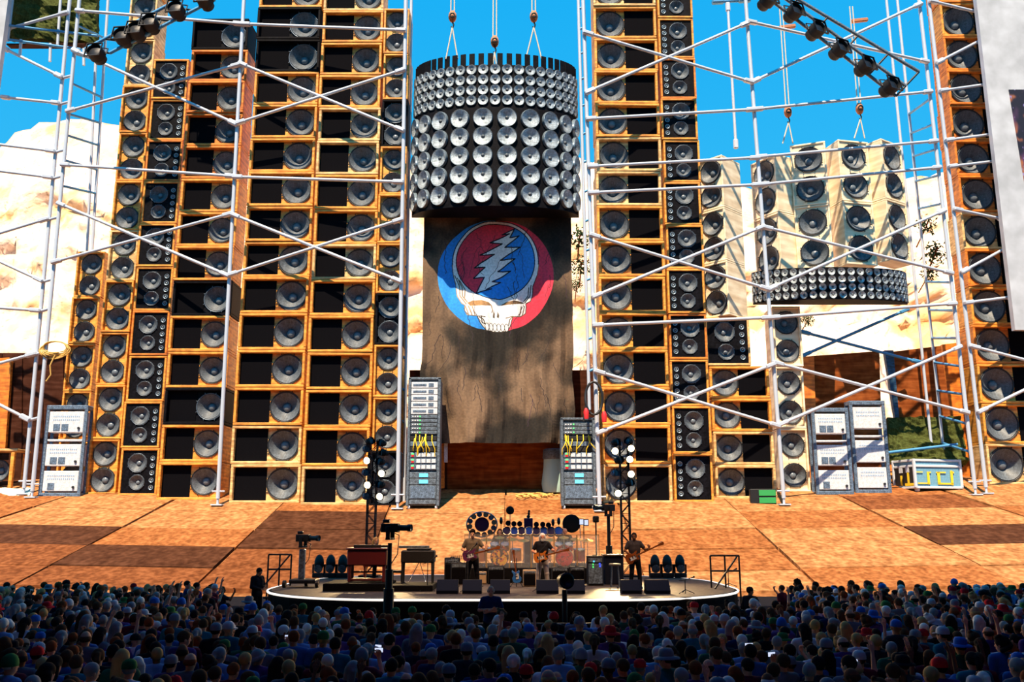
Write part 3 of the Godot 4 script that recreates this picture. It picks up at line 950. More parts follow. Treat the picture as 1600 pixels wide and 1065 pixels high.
func build_scaffolds() -> void:
	var R := 0.15
	var up := {}           # name -> [x at top (y=0), x at y, y, distance]
	up.p1 = [109.0, 37.0, 770.0, 67.4]
	up.p2 = [124.0, 50.0, 772.0, 66.4]
	up.p3 = [381.0, 340.0, 785.0, 64.2]
	up.p4 = [634.0, 621.0, 795.0, 63.2]
	up.p5 = [911.0, 937.0, 799.0, 62.6]
	up.p6 = [1165.0, 1225.0, 786.0, 64.3]
	up.p7 = [1436.0, 1524.0, 768.0, 67.2]
	up.p8 = [1451.0, 1541.0, 766.0, 67.6]
	var spot := func(k: String, y: float) -> Vector3:
		var q = up[k]
		return at(lerpf(q[0], q[1], y / q[2]), y, q[3])
	for half in 2:
		var names: Array = [["p1", "p2", "p3", "p4"], ["p5", "p6", "p7", "p8"]][half]
		var where := Vector3([-14.0, 17.0][half], 0, -65)
		var o := thing("scaffold", ["silver tube scaffold with cross braces in front of the left loudspeakers", "silver tube scaffold with cross braces in front of the right loudspeakers"][half], "scaffold", where, 0, "tube scaffolds")
		for k in names:
			var foot: Vector3 = spot.call(k, up[k][2])
			foot.y = rise(-foot.z) + 0.06
			var head: Vector3 = spot.call(k, -25.0)
			rod(o, "upright", foot + Vector3(0, 0.5, 0) - where, head - where, R, M.steel, false)
			foot_plate(o, foot - where)
		# [from upright, y, to upright, y]
		var braces: Array = [
			[["p2", 176, "p3", 103], ["p2", 80, "p3", 196], ["p2", 259, "p3", 277], ["p2", 19, "p3", 40], ["p3", 40, "p4", 50], ["p2", 319, "p3", 432], ["p2", 411, "p3", 335], ["p3", 195, "p4", 111], ["p3", 101, "p4", 206], ["p3", 278, "p4", 286], ["p3", 336, "p4", 441], ["p3", 431, "p4", 344]],
			[["p5", 53, "p6", 131], ["p5", 147, "p6", 38], ["p5", 188, "p6", 173], ["p6", 173, "p7", 145], ["p5", 262, "p6", 248], ["p6", 247, "p7", 222], ["p5", 303, "p6", 290], ["p6", 290, "p7", 263], ["p5", 368, "p6", 453], ["p5", 465, "p6", 355], ["p5", 509, "p6", 497], ["p6", 497, "p7", 475], ["p5", 580, "p6", 666], ["p5", 677, "p6", 569], ["p6", 567, "p7", 645], ["p6", 664, "p7", 542], ["p6", 36, "p7", 99], ["p6", 130, "p7", 8], ["p6", 356, "p7", 428], ["p6", 453, "p7", 330]]][half]
		for q in braces:
			var a: Vector3 = spot.call(q[0], q[1]); var b: Vector3 = spot.call(q[2], q[3])
			var out := Vector3(0, 0, 0.25)
			rod(o, "brace" if absf(q[1] - q[3]) > 50 else "ledger", a + out - where, b + out - where, R * 0.82, M.steel)
		# tubes that run on out of the picture
		var outer: Array = [
			[["p1", 122, -40, 52], ["p1", 163, -40, 146], ["p1", 238, -40, 221], ["p1", 279, -40, 262], ["p1", 343, -40, 376], ["p1", 440, -40, 390], ["p1", 486, -40, 478], ["p1", 553, -40, 578], ["p1", 656, -40, 612], ["p1", 22, -40, 58]],
			[["p8", 4, 1640, 42], ["p8", 100, 1640, 6], ["p8", 144, 1640, 116], ["p8", 221, 1640, 196], ["p8", 262, 1640, 240], ["p8", 328, 1640, 356], ["p8", 426, 1640, 350], ["p8", 474, 1640, 456], ["p8", 541, 1640, 572], ["p8", 644, 1640, 590]]][half]
		for q in outer:
			var a: Vector3 = spot.call(q[0], q[1])
			var tip := at(q[2], q[3], up[q[0]][3] - 0.3)
			# the upper ones stop behind the edge of the video screen
			var cut := 0.0
			if half == 1 and q[1] < 510: cut = 1540.0 + 0.097 * q[1]
			if half == 0 and q[1] < 165: cut = 4.0
			if cut > 0.0:
				var x0: float = lerpf(up[q[0]][0], up[q[0]][1], q[1] / up[q[0]][2])
				tip = at(cut, lerpf(q[1], q[3], (cut - x0) / (q[2] - x0)), up[q[0]][3] + 1.0)
			rod(o, "brace" if absf(q[1] - q[3]) > 30 else "ledger", a + Vector3(0, 0, 0.25) - where, tip - where, R * 0.82, M.steel)
		if half == 0:
			# pairs of short ties between the two left uprights
			for y in [122, 163, 238, 279, 343, 440, 486, 553, 656]:
				rod(o, "tie", spot.call("p1", y) - where, spot.call("p2", y - 4) - where, R * 0.8, M.steel, false)
			ladder(o, where, [153, 20, 136, 392], [170, -20, 144, 392], 70.0, [60, 96, 152, 192, 227, 265, 302], "p2", spot, [40, 84, 130, 178, 211, 250, 290, 331])
			ladder(o, where, [643, -20, 631, 786], [636, -20, 624, 786], 65.6, [20, 60, 103, 146, 190, 235, 280, 326, 372, 418, 464, 512, 560, 610, 660], "", spot, [])
		else:
			ladder(o, where, [903, -20, 921, 640], [911, -20, 931, 640], 64.6, [14, 46, 84, 124, 166, 210, 254, 300, 346, 392, 438, 484, 530, 580], "", spot, [])
			ladder(o, where, [1383, -20, 1458, 722], [1400, -20, 1476, 722], 72.6, [178, 208, 244, 283, 326, 440, 484, 528, 566, 610, 650, 692], "p7", spot, [154, 194, 233, 274, 318, 441, 485, 528, 572, 616, 662, 706])
			for q in [[1253, 518, 1438, 566], [1255, 555, 1418, 483], [1137, 6, 1150, 230]]:
				rod(o, "rear_brace", at(q[0], q[1], 70.6) - where, at(q[2], q[3], 70.6) - where, R * 0.8, M.blue_steel if q[1] > 100 else M.steel)
			rod(o, "ledger", at(1115, 3, 70.6) - where, at(1170, 0, 70.6) - where, R, M.blue_steel)
	# platform with a green tarpaulin, high on the left tower
	var o2 := thing("scaffold_platform", "plank platform wrapped in green tarpaulin on the far left scaffold", "platform", at(80, 66, 68.6))
	var base := o2.position
	for q in [[14, 62, 126, 77], [14, 40, 152, 56]]:
		var t := MB.new()
		t.tube([at(q[0], q[1], 68.0) - base, at(q[2], q[3], 68.0) - base], 0.11, 8)
		part(o2, "rail", t.mesh(), M.blue_steel)
	for q in [[22, -20, 12, 64], [96, -20, 90, 70], [33, 62, 31, 88], [79, 68, 78, 96], [131, 76, 131, 102]]:
		var t := MB.new()
		t.tube([at(q[0], q[1], 68.1) - base, at(q[2], q[3], 68.1) - base], 0.12, 8)
		part(o2, "post", t.mesh(), M.steel)
	for k in 4:
		var t := MB.new()
		t.cbox(at(75, 72, 68.6 + k * 0.75) - base, Vector3(6.6, 0.14, 0.7), 0.03)
		part(o2, "plank", t.mesh(), M.dark_board)
	var no := FastNoiseLite.new()
	no.seed = 41; no.frequency = 0.35
	part(o2, "tarpaulin", crumpled([at(14, -40, 69.4) - base, at(152, -40, 69.4) - base, at(150, 66, 69.0) - base, at(12, 58, 69.0) - base], 34, 26, no, 0.5, 0.5), M.tarp_green)

func ladder(o: Node3D, where: Vector3, l: Array, r: Array, d: float, ys: Array, other: String, spot: Callable, yo: Array) -> void:
	for q in [l, r]:
		rod(o, "ladder_rail", at(q[0], q[1], d) - where, at(q[2], q[3], d) - where, 0.12, M.steel, false)
	for k in ys.size():
		var y: float = ys[k]
		var a := at(lerpf(l[0], l[2], (y - l[1]) / (l[3] - l[1])), y, d)
		var b := at(lerpf(r[0], r[2], (y - r[1]) / (r[3] - r[1])), y, d)
		if other != "" and k < yo.size(): a = spot.call(other, yo[k])
		elif other == "": b.y += 0.18
		rod(o, "rung", a - where, b - where, 0.1, M.blue_steel, false)
# a creased sheet spanned by four corners, with thickness
func crumpled(c: Array, nx: int, ny: int, no: FastNoiseLite, amp: float, thick: float) -> ArrayMesh:
	var b := MB.new()
	var away: Vector3 = (c[1] - c[0]).cross(c[3] - c[0]).normalized()
	if away.z < 0: away = -away
	var g := []
	for j in ny + 1:
		var line := []
		for i in nx + 1:
			var s := float(i) / nx; var t := float(j) / ny
			var p: Vector3 = c[0].lerp(c[1], s).lerp(c[3].lerp(c[2], s), t)
			line.append(p + away * amp * (no.get_noise_3d(p.x * 1.2, p.y * 2.0, 3.0) + 0.5 * no.get_noise_3d(p.x * 3.0 + p.y, p.y * 3.0, 9.0)))
		g.append(line)
	for j in ny:
		for i in nx:
			b.quad(g[j][i], g[j][i + 1], g[j + 1][i + 1], g[j + 1][i], away)
	for i in nx:
		b.quad(g[0][i], g[0][i + 1], g[0][i + 1] - away * thick, g[0][i] - away * thick, Vector3.UP)
		b.quad(g[ny][i], g[ny][i + 1], g[ny][i + 1] - away * thick, g[ny][i] - away * thick, Vector3.DOWN)
	for j in ny:
		b.quad(g[j][0], g[j + 1][0], g[j + 1][0] - away * thick, g[j][0] - away * thick, Vector3.LEFT)
		b.quad(g[j][nx], g[j + 1][nx], g[j + 1][nx] - away * thick, g[j][nx] - away * thick, Vector3.RIGHT)
	b.quad(c[0] - away * thick, c[1] - away * thick, c[2] - away * thick, c[3] - away * thick, -away)
	return b.mesh()

func build_light_bars() -> void:
	var sets := [
		[[[133, 77, 285, -4], [171, 83, 336, -1]], [[152, 86], [193, 60], [214, 51], [236, 39], [277, 18], [321, 2]], 62.0, "left"],
		[[[1198, -30, 1436, 112], [1222, -6, 1416, 135], [1186, -14, 1400, 150]], [[1198, 2], [1239, 21], [1274, 49], [1310, 79], [1350, 105], [1389, 137]], 62.5, "right"]]
	for s in sets:
		var d: float = s[2]
		var q = s[0][0]
		var base := at((q[0] + q[2]) / 2.0, (q[1] + q[3]) / 2.0, d)
		var o := thing("lamp_bar", "slanting dark truss bar carrying stage lamps at the upper %s" % s[3], "truss", base, 0, "slanting lamp bars")
		for k in s[0]:
			var t := MB.new()
			t.tube([at(k[0], k[1], d) - base, at(k[2], k[3], d) - base], 0.13, 8)
			part(o, "bar", t.mesh(), M.blue_steel if s[3] == "left" else M.grey_metal)
		var first = s[0][0]; var last = s[0][s[0].size() - 1]
		for k in 6:
			var f := k / 5.0
			var t := MB.new()
			t.tube([at(lerpf(first[0], first[2], f), lerpf(first[1], first[3], f), d) - base, at(lerpf(last[0], last[2], f), lerpf(last[1], last[3], f), d) - base], 0.08, 6)
			part(o, "strut", t.mesh(), M.dark_metal)
		for k in s[1].size():
			var c = s[1][k]
			var l := thing("stage_lamp", "%s black stage lamp from the outer end of the upper %s bar" % [["first", "second", "third", "fourth", "fifth", "sixth"][k if s[3] == "left" else 5 - k], s[3]], "lamp", at(c[0], c[1], d - 0.3), 0, "black stage lamps on the slanting bars")
			l.rotation = Vector3(-0.25, 0.45 if s[3] == "right" else -0.1, 0.0)
			can_lamp(l, 0.72, M.matte_black, M.dark_metal)
func can_lamp(l: Node3D, r: float, m: Material, lens: Material) -> void:
	var key := "can%.3f" % r
	if not cache.has(key):
		var b := MB.new()
		b.lathe([Vector2(0.0, -1.0), Vector2(0.5, -0.98), Vector2(0.66, -0.8), Vector2(0.68, -0.3), Vector2(0.84, -0.2), Vector2(0.84, 0.75), Vector2(0.78, 0.75), Vector2(0.76, 0.5)].map(func(p): return p * r), 18, Transform3D())
		var f := MB.new()
		f.lathe([Vector2(0.77, 0.45), Vector2(0.5, 0.55), Vector2(0, 0.58)].map(func(p): return p * r), 18, Transform3D())
		var y := MB.new()
		y.tube([Vector3(-0.9, 0, 0) * r, Vector3(-0.92, 0.9, -0.1) * r, Vector3(0, 1.15, -0.15) * r, Vector3(0.92, 0.9, -0.1) * r, Vector3(0.9, 0, 0) * r], 0.07 * r, 6)
		var g := MB.new()
		g.lathe([Vector2(1.12, 0.72), Vector2(1.2, 0.72), Vector2(1.2, 0.9), Vector2(1.12, 0.9), Vector2(1.12, 0.72)].map(func(p): return p * r), 4, Transform3D(Basis(Vector3.BACK, PI / 4), Vector3.ZERO))
		cache[key] = [b.mesh(), f.mesh(), y.mesh(), g.mesh()]
	part(l, "housing", cache[key][0], m)
	part(l, "lens", cache[key][1], lens)
	part(l, "yoke", cache[key][2], M.dark_metal)
	part(l, "filter_frame", cache[key][3], M.dark_metal)

func board(o: Node, called: String, q: Array, d: float, t: float, m: Material, base: Vector3) -> void:
	# an upright board with the corners q (picture points) at distance d, thickness t
	var b := MB.new()
	var poly := PackedVector2Array()
	for p in q:
		var w := at(p[0], p[1], d) - base
		poly.append(Vector2(w.x, w.y))
	b.prism(poly, -t, 0.0, Transform3D(Basis(), Vector3(0, 0, -d - base.z)))
	part(o, called, b.mesh(), m)
func build_yard_props() -> void:
	# fences of boards behind the stacks
	var base := at(48, 775, 72.5)
	var f := thing("board_fence", "dark brown board fence behind the far left scaffold", "fence", base)
	for k in 6:
		var x0 := -60 + k * 32.0
		board(f, "board", [[x0, 551], [x0 + 31, 551], [x0 + 31 - (4 - k), 775], [x0 - (4 - k), 775]], 72.5 + (k % 2) * 0.1, 0.3, M.dark_board, base)
	board(f, "orange_post", [[-14, 560], [18, 558], [8, 700], [-26, 700]], 72.0, 0.3, M.deep_ply, base)
	base = at(1310, 690, 74.0)
	f = thing("plywood_screen", "brown plywood sheet standing behind the right amplifier racks", "board", base)
	board(f, "sheet", [[1254, 557], [1374, 548], [1380, 760], [1262, 760]], 74.0, 0.3, M.brown_board, base)
	board(f, "edge_strip", [[1254, 557], [1272, 556], [1278, 760], [1262, 760]], 73.8, 0.2, M.deep_ply, base)
	base = at(1440, 690, 74.2)
	f = thing("plywood_screen", "brown plywood sheet with blue edge behind the right ladder tower", "board", base)
	board(f, "sheet", [[1396, 549], [1470, 540], [1486, 652], [1404, 654]], 74.2, 0.3, M.brown_board, base)
	board(f, "sheet", [[1472, 538], [1540, 530], [1560, 760], [1490, 760]], 74.4, 0.3, M.deep_ply, base)
	board(f, "blue_edge", [[1382, 547], [1396, 547], [1405, 652], [1399, 654]], 74.0, 0.4, M.blue_board, base)
	board(f, "leg", [[1402, 654], [1412, 654], [1416, 748], [1406, 748]], 74.3, 0.3, M.dark_board, base)
	base = at(785, 720, 69.0)
	f = thing("brown_back_board", "reddish brown board wall below the painted banner", "board", base)
	for k in 5:
		board(f, "board", [[640 + k * 58, 578 + k % 2], [699 + k * 58, 578 + k % 2], [699 + k * 58, 764], [640 + k * 58, 764]], 69.0 + 0.08 * (k % 3), 0.3, M.brown_board if k in [1, 2, 3] else M.dark_board, base)
	base = at(692, 700, 64.6)
	f = thing("leaning_plank", "orange plank standing beside the tall left rack", "plank", base)
	board(f, "plank", [[685, 689], [694, 689], [694, 762], [685, 764]], 66.6, 0.4, M.deep_ply, base)
	board(f, "cross_piece", [[694, 692], [699, 692], [699, 722], [694, 722]], 66.5, 0.3, M.panel_white, base)
	# green tarpaulin heap with a blue pipe and planks, right
	var no := FastNoiseLite.new()
	no.seed = 52; no.frequency = 0.4
	base = at(1445, 700, 72.6)
	var t := thing("tarpaulin_heap", "green tarpaulin draped over goods behind the road case", "tarpaulin", base)
	part(t, "tarpaulin", crumpled([at(1386, 652, 73.6) - base, at(1500, 652, 73.6) - base, at(1512, 722, 71.8) - base, at(1392, 722, 71.8) - base], 30, 22, no, 0.6, 0.8), M.tarp_green)
	var b := MB.new()
	b.tube([at(1386, 707, 71.2) - base, at(1496, 694, 71.2) - base], 0.12, 8)
	part(t, "blue_pipe", b.mesh(), M.led_pipe if M.has("led_pipe") else M.blue_steel)
	board(t, "plank", [[1390, 722], [1424, 720], [1424, 734], [1390, 736]], 71.6, 0.4, M.deep_ply, base)
	board(t, "plank", [[1390, 738], [1424, 737], [1424, 740], [1390, 742]], 71.2, 0.4, M.orange_ply, base)
	board(t, "plank", [[1390, 748], [1424, 747], [1424, 751], [1390, 752]], 71.0, 0.4, M.orange_ply, base)
	# table far left, with a loudspeaker cone stored below it and a cloth on the ground
	base = slope_point(8, 762)
	t = thing("wooden_table", "rough orange wooden table at the far left edge", "table", base)
	b = MB.new()
	b.cbox(at(8, 704, -base.z) - base, Vector3(3.0, 0.18, 2.0), 0.03)
	part(t, "table_top", b.mesh(), M.pale_ply)
	for k in [[-14, 1], [31, 1], [-14, -1], [31, -1]]:
		b = MB.new()
		var top := at(k[0], 708, -base.z) - base + Vector3(0, 0, k[1] * 0.85)
		b.bar(top, Vector3(top.x, rise(-base.z - top.z) - base.y - 0.05, top.z), 0.28, 0.28, 0.03)
		part(t, "leg", b.mesh(), M.orange_ply)
	var spk := thing("loose_speaker", "single black speaker driver under the wooden table", "loudspeaker", at(-2, 735, -base.z - 0.3))
	speaker(spk, Vector3.ZERO, 0.85, M.rim_black)
	solo("ground_cloth", "pale green cloth crumpled on the ground at far left", "cloth", crumpled([at(-20, 764, 68.4), at(50, 762, 68.4), at(46, 774, 67.0), at(-24, 778, 67.0)], 20, 10, no, 0.18, 0.06), M.pale_teal)
	# coil of yellow cable on the left scaffold, black cable with red plug on the right one
	b = MB.new()
	for k in 5:
		var ring := []
		for i in 21:
			var a := TAU * i / 20
			ring.append(Vector3(cos(a) * (0.85 + 0.07 * k), sin(a) * (0.45 + 0.05 * k) - 0.06 * k, 0.1 * sin(a * 3 + k)))
		b.tube(ring, 0.05, 6, false)
	b.tube([Vector3(0.1, -0.5, 0), Vector3(-0.2, -1.4, 0.05), Vector3(-0.1, -2.1, 0), Vector3(-0.4, -2.6, 0)], 0.06, 6)
	solo("cable_coil", "coil of yellow cable hung on the left scaffold uprights", "cable", b.mesh(), M.straw, at(86, 542, 66.2))
	b = MB.new()
	var loop := []
	for i in 25:
		var a := TAU * i / 24
		loop.append(Vector3(cos(a) * 0.6, sin(a) * 1.15, 0.05 * sin(a * 4)))
	b.tube(loop, 0.09, 6, false)
	b.tube([Vector3(-0.55, -0.3, 0), Vector3(-0.75, -1.6, 0)], 0.07, 6)
	var cb := thing("hanging_cable", "black cable loop with red plugs hung on the right ladder tower", "cable", at(928, 622, 62.1))
	part(cb, "loop", b.mesh(), M.rim_black)
	for k in [[916, 645], [944, 650]]:
		b = MB.new()
		b.lathe([Vector2(0, -0.4), Vector2(0.16, -0.4), Vector2(0.2, 0.1), Vector2(0.1, 0.35), Vector2(0, 0.36)], 10, Transform3D(Basis(Vector3.RIGHT, -PI / 2), at(k[0], k[1], 62.1) - cb.position))
		part(cb, "plug", b.mesh(), M.red_plug)
	amp_rack("open amplifier rack with printed white panels at far left", 60, 125, 776, 633, true)
	amp_rack("open amplifier rack with meters, left of the pair at right", 1276, 1334, 773, 637, true)
	amp_rack("open amplifier rack with plain white panels beside the road case", 1337, 1393, 771, 626, false)
	equipment_rack("tall grey equipment rack with yellow patch cables, left of the banner", 634, 686, 796, 590, true)
	equipment_rack("shorter grey equipment rack with yellow patch cables, right of the banner", 877, 932, 796, 653, false)
	# road case
	var c := slope_point(1468, 768)
	var w := (at(1508, 768, -c.z).x - at(1424, 768, -c.z).x)
	var hh := at(1468, 716, -c.z).y - c.y
	var rc := thing("road_case", "blue road case with white edges and yellow tape marks, on castors", "case", c, deg_to_rad(14))
	part(rc, "body", mb_box(Vector3(0, hh * 0.55, -1.2), Vector3(w, hh * 0.84, 2.4), 0.05), M.case_blue)
	part(rc, "end_panel", mb_box(Vector3(-w / 2 - 0.01, hh * 0.5, -1.2), Vector3(0.06, hh * 0.62, 2.1)), M.case_black)
	part(rc, "top_panel", mb_box(Vector3(0, hh * 0.975, -1.2), Vector3(w - 0.4, 0.06, 2.0)), M.case_black)
	for y in [0.13, 0.77, 0.94]:
		b = MB.new()
		b.cbox(Vector3(0, hh * y, 0.02), Vector3(w + 0.1, 0.17, 0.12), 0.02)
		b.cbox(Vector3(-w / 2 - 0.02, hh * y, -1.2), Vector3(0.12, 0.17, 2.4), 0.02)
		b.cbox(Vector3(w / 2 + 0.02, hh * y, -1.2), Vector3(0.12, 0.17, 2.4), 0.02)
		part(rc, "edge_strip", b.mesh(), M.white_plastic)
	for x in [-1, 1]:
		for z in [0.0, -2.4]:
			b = MB.new()
			b.cbox(Vector3(x * w / 2, hh * 0.55, z), Vector3(0.2, hh * 0.86, 0.2), 0.03)
			part(rc, "corner_post", b.mesh(), M.white_plastic)
			b = MB.new()
			b.lathe([Vector2(0, -0.1), Vector2(0.19, -0.1), Vector2(0.19, 0.1), Vector2(0, 0.1)], 12, Transform3D(Basis(Vector3.UP, PI / 2), Vector3(x * (w / 2 - 0.25), 0.19, z * 0.82 - 0.2)))
			part(rc, "castor", b.mesh(), M.white_plastic)
	# the tape marks
	for q in [[-0.5, 0.57, -0.34, 0.60], [-0.46, 0.23, -0.22, 0.27], [-0.25, 0.22, -0.2, 0.6], [-0.22, 0.56, -0.16, 0.6], [-0.05, 0.56, 0.16, 0.6], [-0.03, 0.24, 0.03, 0.6], [-0.03, 0.22, 0.31, 0.27], [0.26, 0.2, 0.31, 0.64], [0.29, 0.56, 0.34, 0.61]]:
		part(rc, "tape", mb_box(Vector3((q[0] + q[2]) / 2 * w, (q[1] + q[3]) / 2 * hh, 0.07), Vector3((q[2] - q[0]) * w, (q[3] - q[1]) * hh, 0.02)), M.yellow_tape)
	for q in [[-0.7, 0.25, 0.6], [-1.5, 0.2, 0.5]]:
		part(rc, "tape", mb_box(Vector3(-w / 2 - 0.06, hh * (q[1] + q[2]) / 2, q[0]), Vector3(0.03, hh * (q[2] - q[1]), 0.2)), M.yellow_tape)
	part(rc, "tape", mb_box(Vector3(-w / 2 - 0.06, hh * 0.22, -0.6), Vector3(0.03, 0.2, 1.0)), M.yellow_tape)
	for z in [-0.75, -1.5]:
		part(rc, "label_card", mb_box(Vector3(-w / 2 - 0.06, hh * 0.66, z), Vector3(0.03, 0.4, 0.4)), M.white_plastic)
	# green bottle crate
	c = slope_point(1193, 788)
	var cr := thing("green_crate", "green and black crate at the foot of the right scaffold", "crate", c, deg_to_rad(-10))
	part(cr, "body", mb_box(Vector3(0, 0.55, -0.4), Vector3(1.8, 1.1, 0.8), 0.04), M.case_black)
	for y in [0.3, 0.82]:
		part(cr, "slat", mb_box(Vector3(0.3, y, 0.03), Vector3(1.15, 0.4, 0.06), 0.01), M.green_box)
	# bag and cable on the boards in the middle
	c = slope_point(866, 770)
	var bag := thing("sack", "pale teal plastic sack standing left of the right rack", "sack", c)
	b = MB.new()
	b.lathe([Vector2(0, 0), Vector2(0.85, 0.05), Vector2(0.95, 0.7), Vector2(0.8, 1.9), Vector2(0.78, 2.5)], 14, Transform3D(Basis(Vector3.RIGHT, -PI / 2) * Basis.from_scale(Vector3(1, 0.8, 1)), Vector3.ZERO))
	part(bag, "bag", b.mesh(), M.pale_teal)
	b = MB.new()
	b.lathe([Vector2(0.79, 2.5), Vector2(0.86, 2.6), Vector2(0.8, 3.25), Vector2(0.7, 3.3), Vector2(0.68, 2.6)], 14, Transform3D(Basis(Vector3.RIGHT, -PI / 2) * Basis.from_scale(Vector3(1, 0.8, 1)), Vector3.ZERO))
	part(bag, "folded_top", b.mesh(), M.rack_blue)
	b = MB.new()
	for k in 4:
		var pts := []
		for i in 15:
			var s := i / 14.0
			var p := slope_point(lerpf(806, 872 - k * 8, s), 776 + k * 1.6 + sin(s * 9 + k * 2) * 2.0)
			pts.append(p + Vector3(0, 0.2 + 0.02 * k, 0))
		b.tube(pts, 0.06, 6)
	solo("straw_rope", "loose straw-coloured rope on the boards left of right rack", "rope", b.mesh(), M.straw)

func amp_rack(label: String, x0: float, x1: float, y0: float, y1: float, meters: bool) -> void:
	var c := slope_point((x0 + x1) / 2, y0)
	var d := -c.z
	var w := at(x1, y0, d).x - at(x0, y0, d).x
	var h := at(x1, y1, d).y - c.y
	var o := thing("amplifier_rack", label, "rack", c, 0.0, "open amplifier racks")
	var t := 0.2
	for x in [-1, 1]:
		for z in [0.0, -0.9]:
			var b := MB.new()
			b.cbox(Vector3(x * (w / 2 - t / 2), h / 2, z), Vector3(t * 1.2, h, 0.16), 0.02)
			part(o, "post", b.mesh(), M.rack_blue)
	var tb := MB.new()
	tb.cbox(Vector3(0, h - 0.16, -0.45), Vector3(w, 0.32, 1.1), 0.04)
	part(o, "top_plate", tb.mesh(), M.rack_blue)
	tb = MB.new()
	tb.cbox(Vector3(0, 0.15, -0.45), Vector3(w, 0.3, 1.1), 0.04)
	part(o, "base_plate", tb.mesh(), M.rack_blue)
	for q in [[0.70, 0.93], [0.335, 0.57], [0.06, 0.28]]:
		var y: float = h * (q[0] + q[1]) / 2
		var ph: float = h * (q[1] - q[0])
		var p := part(o, "amplifier", mb_box(Vector3(0, y, -0.4), Vector3(w - 2.4 * t, ph, 0.9), 0.03), M.panel_white)
		var holes := MB.new()
		for r in 2:
			for k in 14:
				holes.box(Vector3((k - 6.5) / 14.0 * (w * 0.66), y + ph * (0.26 - r * 0.16), 0.055), Vector3(0.06, 0.1, 0.02))
		part(p, "vent_slots", holes.mesh(), M.panel_ink).set_meta("kind", "stuff")
		if meters:
			for k in 2:
				if q[0] > 0.1 or k == 0:
					var m := MB.new()
					m.box(Vector3(-w * 0.22 + k * w * 0.2, y - ph * 0.26, 0.065), Vector3(0.5, 0.5, 0.02))
					part(p, "meter", m.mesh(), M.rack_blue)
		var knob := MB.new()
		knob.lathe([Vector2(0.1, 0), Vector2(0.09, 0.1), Vector2(0, 0.1)], 10, Transform3D(Basis(), Vector3(w * 0.32, y - ph * 0.3, 0.05)))
		part(p, "knob", knob.mesh(), M.rim_black)
	var sh := MB.new()
	sh.cbox(Vector3(0, h * 0.615, -0.45), Vector3(w - 2.2 * t, 0.14, 0.9), 0.02)
	part(o, "shelf", sh.mesh(), M.panel_white)

